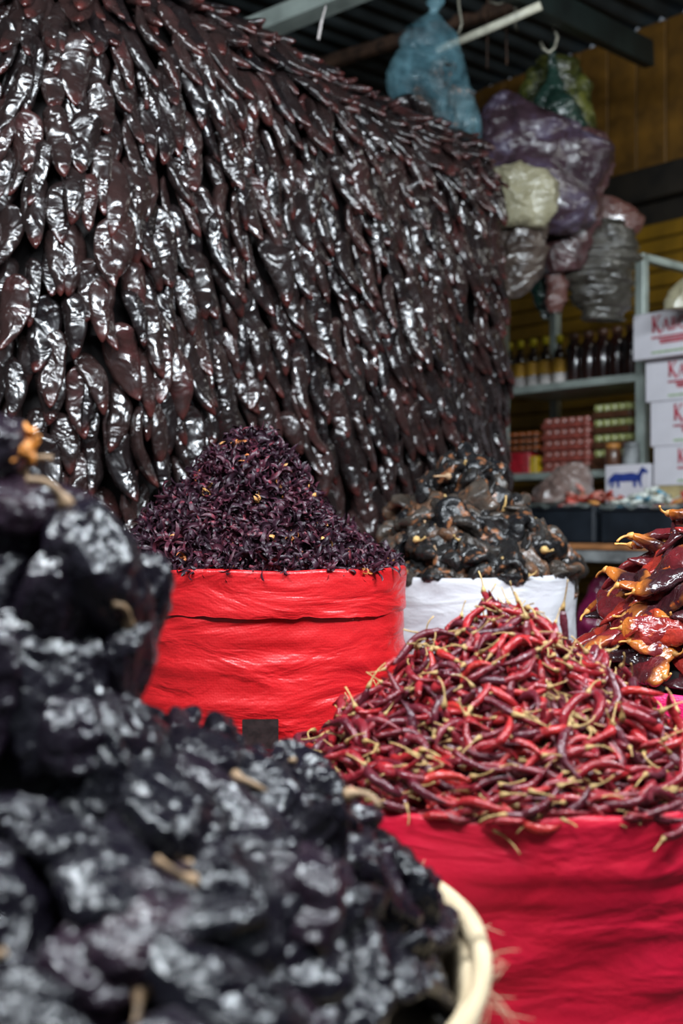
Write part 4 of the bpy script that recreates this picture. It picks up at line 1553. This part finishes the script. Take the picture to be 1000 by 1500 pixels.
# jars standing on the animal box
for i, (px, yt, lab, cm) in enumerate(((898, 650, 'short glass jar with orange lid and amber filling on the animal box', 'sweet_amber'), (924, 648, 'dark grey jar on the animal box beside the shelf post', 'grey_frame'))):
    s_, z1 = bg_px(px, yt, .88)
    hj = z1 - (zC + h)
    e = bgempty('jar', s_, .88, zC + h, lab, 'jar')
    vf_obj('jar_body', lathe_vf([(.004, 0), (.03, .001), (.034, .01), (.034, hj * .7), (.028, hj * .8), (.004, hj * .8)], 18), 'tray_brown' if i == 0 else 'grey_frame', e)
    vf_obj('lid', lathe_vf([(.004, hj * .78), (.03, hj * .78), (.03, hj), (.004, hj)], 18), cm, e)
tag(bgbox('yellow_panel', sR + .035, sR + .06, .50, .66, 0, bg_px(950, 570, .66)[1], 'yellow_board'), 'narrow upright yellow board between shelf and cartons', 'board')


# ------------------------------------------------------------------ bags
def lump_vf(profile, Y, k, amp, freq, seed, nz=72, ns=84, lean=0.0, strata=0.0):
    """rounded crumpled body from a side profile [(y, x_left, x_right)] in photo pixels at depth Y"""
    ys_, xl, xr = map(np.array, zip(*profile))
    yy = np.linspace(ys_[0], ys_[-1], nz)
    L_, R_ = np.interp(yy, ys_, xl), np.interp(yy, ys_, xr)
    th = np.linspace(0, 2 * np.pi, ns, endpoint=False)
    rows = []
    for y, a, b in zip(yy, L_, R_):
        pl, pr = np.array(at(a, y, Y)), np.array(at(b, y, Y))
        c = (pl + pr) / 2
        rw = max(.002, (pr - pl)[0] / 2)
        rows.append(np.stack([c[0] + rw * np.cos(th), Y + rw * k * np.sin(th), np.full(ns, c[2])], -1))
    rows = np.array(rows)
    c = rows.mean(1, keepdims=True)
    Q = rows * freq
    if strata:
        Q = Q * np.array([.5, .5, strata])
    w_ = np.stack([vnoise(Q * .8 + 3, seed + 4), vnoise(Q * .8 + 13, seed + 5), vnoise(Q * .8 + 23, seed + 6)], -1)
    Q = Q + .5 * w_
    d = (np.abs(vnoise(Q * .7, seed)) * 3.2 - 1.0) * amp + (ridge(Q * 1.9 + 4, seed + 1)) ** 3 * amp * .7 + ridge(Q * 4.5 + 7, seed + 2) ** 3 * amp * .35
    dirv = rows - c
    nrm = np.linalg.norm(dirv, axis=-1, keepdims=True) + 1e-6
    rows = rows + dirv / nrm * d[..., None] * np.minimum(1, nrm / .04)
    rows[..., 2] += vnoise(Q * 1.3 + 31, seed + 8) * amp * .8
    V, F = tube_rows(rows[:, ::-1])
    return V, F


def bag(name, profile, Y, k, amp, freq, seed, mat, label, cat='bag', parent=None, strata=0.0, group=None):
    V, F = lump_vf(profile, Y, k, amp, freq, seed, strata=strata)
    if parent is None:
        o_ = V.mean(0)
        o_[2] = V[:, 2].min()
        ob = link(name, mesh_from(name, V - o_, F, [MAT[mat]]), None, o_)
        tag(ob, label, cat, group)
    else:
        ob = link(name, mesh_from(name, V - np.array(parent.location), F, [MAT[mat]]), parent)
    return ob


# blue bag with its knot and what it holds
bl = bag('blue_plastic_bag', [(16, 628, 640), (30, 612, 655), (55, 590, 668), (95, 574, 684), (140, 572, 692), (185, 585, 700), (205, 640, 704), (212, 670, 700)], 4.15, .62, .010, 9, 3, 'blue_bag',
         'translucent blue plastic bag hanging above the chile wall')
bag('bag_knot', [(-6, 628, 652), (4, 624, 650), (12, 629, 646), (20, 627, 641)], 4.15, .7, .006, 30, 5, 'blue_bag', None, parent=bl)
for k, (px, py, sc) in enumerate(((640, 120, 1.0), (665, 145, 1.1), (620, 150, 1.0), (650, 100, .9), (672, 180, .9))):
    o = link('brown_chile', protos_ancho[k % 8].get_meshes('wrinkled_chile')[0])
    o.data = protos_black[k % 9].get_meshes('crumpled_chile')[0]
    o.location = at(px, py, 4.13 + .03 * (k % 3))
    o.rotation_euler = (k * .7, k * 1.3, k)
    o.scale = (sc * 1.5,) * 3
    tag(o, 'brown lump of dried chile seen through the blue bag', 'chile', 'contents of the blue bag')
V, F = path_tube([at(638, -8, 4.15), at(640, -60, 4.15), at(642, -330, 4.15)], .004, 6)
link('cord', mesh_from('cord', V - np.array(bl.location), F, [MAT['wire']]), bl)

bag('lime_bag', [(84, 800, 822), (100, 775, 850), (130, 758, 868), (160, 752, 872), (190, 765, 870)], 4.75, .5, .02, 7, 8, 'lime_bag', 'olive green bag behind the dark green knotted bag')
bag('green_knotted_bag', [(66, 806, 812), (85, 803, 812), (105, 805, 815), (118, 800, 818), (135, 788, 832), (160, 782, 852), (195, 790, 862)], 4.55, .55, .012, 12, 9, 'green_bag', 'dark green knotted plastic bag hung on the wire hook')
bag('purple_plastic_bag', [(136, 732, 748), (150, 712, 770), (165, 700, 800), (190, 694, 850), (220, 696, 878), (260, 702, 880), (300, 716, 876), (330, 740, 868), (345, 770, 850)], 4.3, .6, .022, 6.5, 12, 'purple_bag', 'purple-tinted plastic bag of dark chiles, largest of the hanging bags')
bag('brown_plastic_bag', [(195, 840, 872), (215, 825, 890), (240, 822, 896), (280, 815, 888), (330, 806, 882), (370, 800, 860), (400, 805, 845)], 4.36, .6, .02, 8, 17, 'brown_bag', 'brown plastic bag bulging below the purple bag')
bag('cream_plastic_bag', [(242, 728, 775), (252, 722, 796), (270, 722, 808), (290, 722, 812), (315, 726, 806), (330, 735, 800)], 4.12, .55, .016, 10, 23, 'cream_bag', 'pale cream crumpled bag beside the right edge of the chile wall')
bag('tan_plastic_bag', [(300, 730, 802), (330, 722, 806), (370, 720, 800), (400, 722, 784), (430, 728, 765), (440, 735, 755)], 4.2, .6, .02, 9, 27, 'tan_bag', 'greyish tan crumpled bag under the cream one')
bag('packet_bundle', [(325, 850, 905), (345, 838, 930), (370, 832, 936), (400, 826, 930), (430, 832, 922), (455, 850, 915), (472, 860, 905)], 4.42, .6, .016, 9, 31, 'grey_bag', 'dark bundle of stacked flat packets hanging above the bottles', strata=4.0)
bag('red_brown_packet', [(288, 868, 900), (300, 864, 925), (318, 868, 946), (335, 872, 940), (348, 880, 925)], 4.48, .35, .008, 6, 35, 'red_brown', 'smooth red-brown packet above the dark packet bundle')
bag('small_green_bag', [(385, 796, 826), (400, 788, 834), (425, 786, 826), (450, 790, 815), (470, 793, 806)], 4.48, .6, .014, 11, 37, 'green_bag', 'small dark green bag hanging between tan bag and packets')
bag('small_red_bag', [(395, 800, 822), (415, 796, 832), (440, 798, 832), (458, 805, 825)], 4.40, .6, .012, 11, 39, 'red_brown', 'small red-brown bag above the yellow-capped bottles')
bag('clear_sweet_bag', [(678, 830, 852), (688, 812, 862), (700, 798, 866), (716, 782, 868), (735, 775, 868)], 4.62, .7, .012, 14, 41, 'clear_bag', 'clear plastic bag of sweets behind the left crate')
zct = bg_px(927, 463, 1.0)[1]
bag('cream_sack_bag', [(408, 1000, 1012), (425, 980, 1030), (440, 972, 1040), (452, 972, 1040)], 4.22, .6, .008, 9, 43, 'cream_bag', 'pale yellow plastic bag on the topmost carton')
bag('magenta_bag', [(835, 868, 940), (855, 850, 965), (885, 840, 985), (930, 838, 990), (1225, 840, 990)], 4.47, .35, .03, 5, 47, 'magenta_bag', 'dark magenta plastic bag in the shadow under the counter')

# rod, hook and wires under the roof
tag(vf_obj('hanging_rod', path_tube([at(640, 74, 4.32), at(720, 40, 4.22), at(792, 8, 4.13)], .016, 10), 'rod'), 'cream metal tube between blue bag and green beam', 'rod')
hk = [at(793, 8, 4.5), at(800, 24, 4.5), at(810, 38, 4.5), at(816, 55, 4.5), at(812, 70, 4.5), at(804, 77, 4.5), at(796, 72, 4.5), at(791, 62, 4.5)]
tag(vf_obj('wire_hook', path_tube(hk, .0065, 7), 'wire'), 'curved wire hook holding the dark green bag', 'hook')
for pts, lab in (([(713, -60), (714, 20), (713, 100)], 'thin rusty wire hanging nearest the cream tube end'), ([(740, -60), (741, 30), (742, 95)], 'thin rusty wire hanging right beside the purple bag top')):
    tag(vf_obj('hanging_wire', path_tube([at(x, y, 4.7) for x, y in pts], .004, 6), 'rust'), lab, 'wire')
tag(vf_obj('hanging_wire', path_tube([at(668, -60, 4.25), at(672, 10, 4.25), at(676, 35, 4.25), at(671, 50, 4.25)], .005, 6), 'wire'), 'bent pale wire just right of the blue bag', 'wire')
tag(vf_obj('hanging_wire', path_tube([at(716, 2, 4.4), at(728, 6, 4.4), at(737, 4, 4.4), at(740, -6, 4.4), at(738, -40, 4.4)], .005, 6), 'wire'), 'small curled pale wire end at the top of the frame', 'wire')
tag(vf_obj('hanging_wire', path_tube([at(754, -60, 4.6), at(755, 10, 4.6), at(753, 30, 4.6), at(757, 44, 4.6)], .006, 6), 'wire'), 'short frayed pale cord above the purple bag', 'wire')
tag(vf_obj('cable_tie', path_tube([at(466, 58, 3.45), at(470, 35, 3.45), at(477, 9, 3.45)], [.005, .0045, .003], 6), 'white_label'), 'white plastic strip sticking up from the chile wall top', 'strip')

# wooden crate under the counter
e = bgempty('slatted_crate', .93, 1.75, 0, 'pale wooden slatted crate on the floor below the counter', 'crate')
zc1 = bg_px(860, 900, 1.9)[1]
for k in range(7):
    z0 = zc1 - .055 - k * .075
    if z0 > .02:
        box('slat', (.5, .016, .055), (0, -.15, z0 + .027), 'pale_wood', e)
        box('slat', (.5, .016, .055), (0, .15, z0 + .027), 'pale_wood', e)
for q in (-1, 1):
    for r_ in (-1, 1):
        box('corner_post', (.03, .03, zc1), (q * .23, r_ * .125, zc1 / 2), 'pale_wood', e)

# ------------------------------------------------------------------ lamp fixtures (above the frame)
MAT['lamp_white'] = plain('white_lamp_housing', (0.7, 0.7, 0.7), 0.4, 0.05)
mt, nt, b_ = new_mat('lit_fluorescent_tube')
b_.inputs['Emission Color'].default_value = (.93, .97, 1, 1)
b_.inputs['Emission Strength'].default_value = 4.0
MAT['tube'] = mt
labs = ['white fluorescent lamp hanging above the foreground heap', 'white fluorescent lamp hanging above the pink sack', 'white fluorescent lamp hanging above the aisle', 'short white fluorescent lamp hanging above the counter']
for (nm, loc, to, sx, sy, pw, c), lb in zip(LAMPS, labs):
    e = link('fluorescent_lamp', None)
    q = look_rot(loc, to).to_matrix().to_4x4()
    e.matrix_world = Matrix.Translation(loc) @ q
    tag(e, lb, 'lamp', 'market lamps')
    box('housing', (sx + .06, sy + .04, .04), (0, 0, .055), 'lamp_white', e)
    for k in (-1, 1):
        V, F = path_tube([(-sx / 2, k * sy * .25, .022), (0, k * sy * .25, .022), (sx / 2, k * sy * .25, .022)], .012, 10)
        vf_obj('tube', (V, F), 'tube', e)
    inv = np.array((Matrix.Translation(loc) @ q).inverted())
    for k in (-1, 1):
        p0 = np.array((Matrix.Translation(loc) @ q) @ Vector((k * sx * .4, 0, .07)))
        p1 = np.array([p0[0], p0[1], WALL_TOP + .03])
        lp = [(inv @ np.append(p, 1))[:3] for p in (p0, (p0 + p1) / 2, p1)]
        vf_obj('suspension_wire', path_tube(lp, .003, 5), 'wire', e)
for o in list(bpy.data.objects):
    for k in ('_s', '_t', '_z'):
        if k in o:
            del o[k]
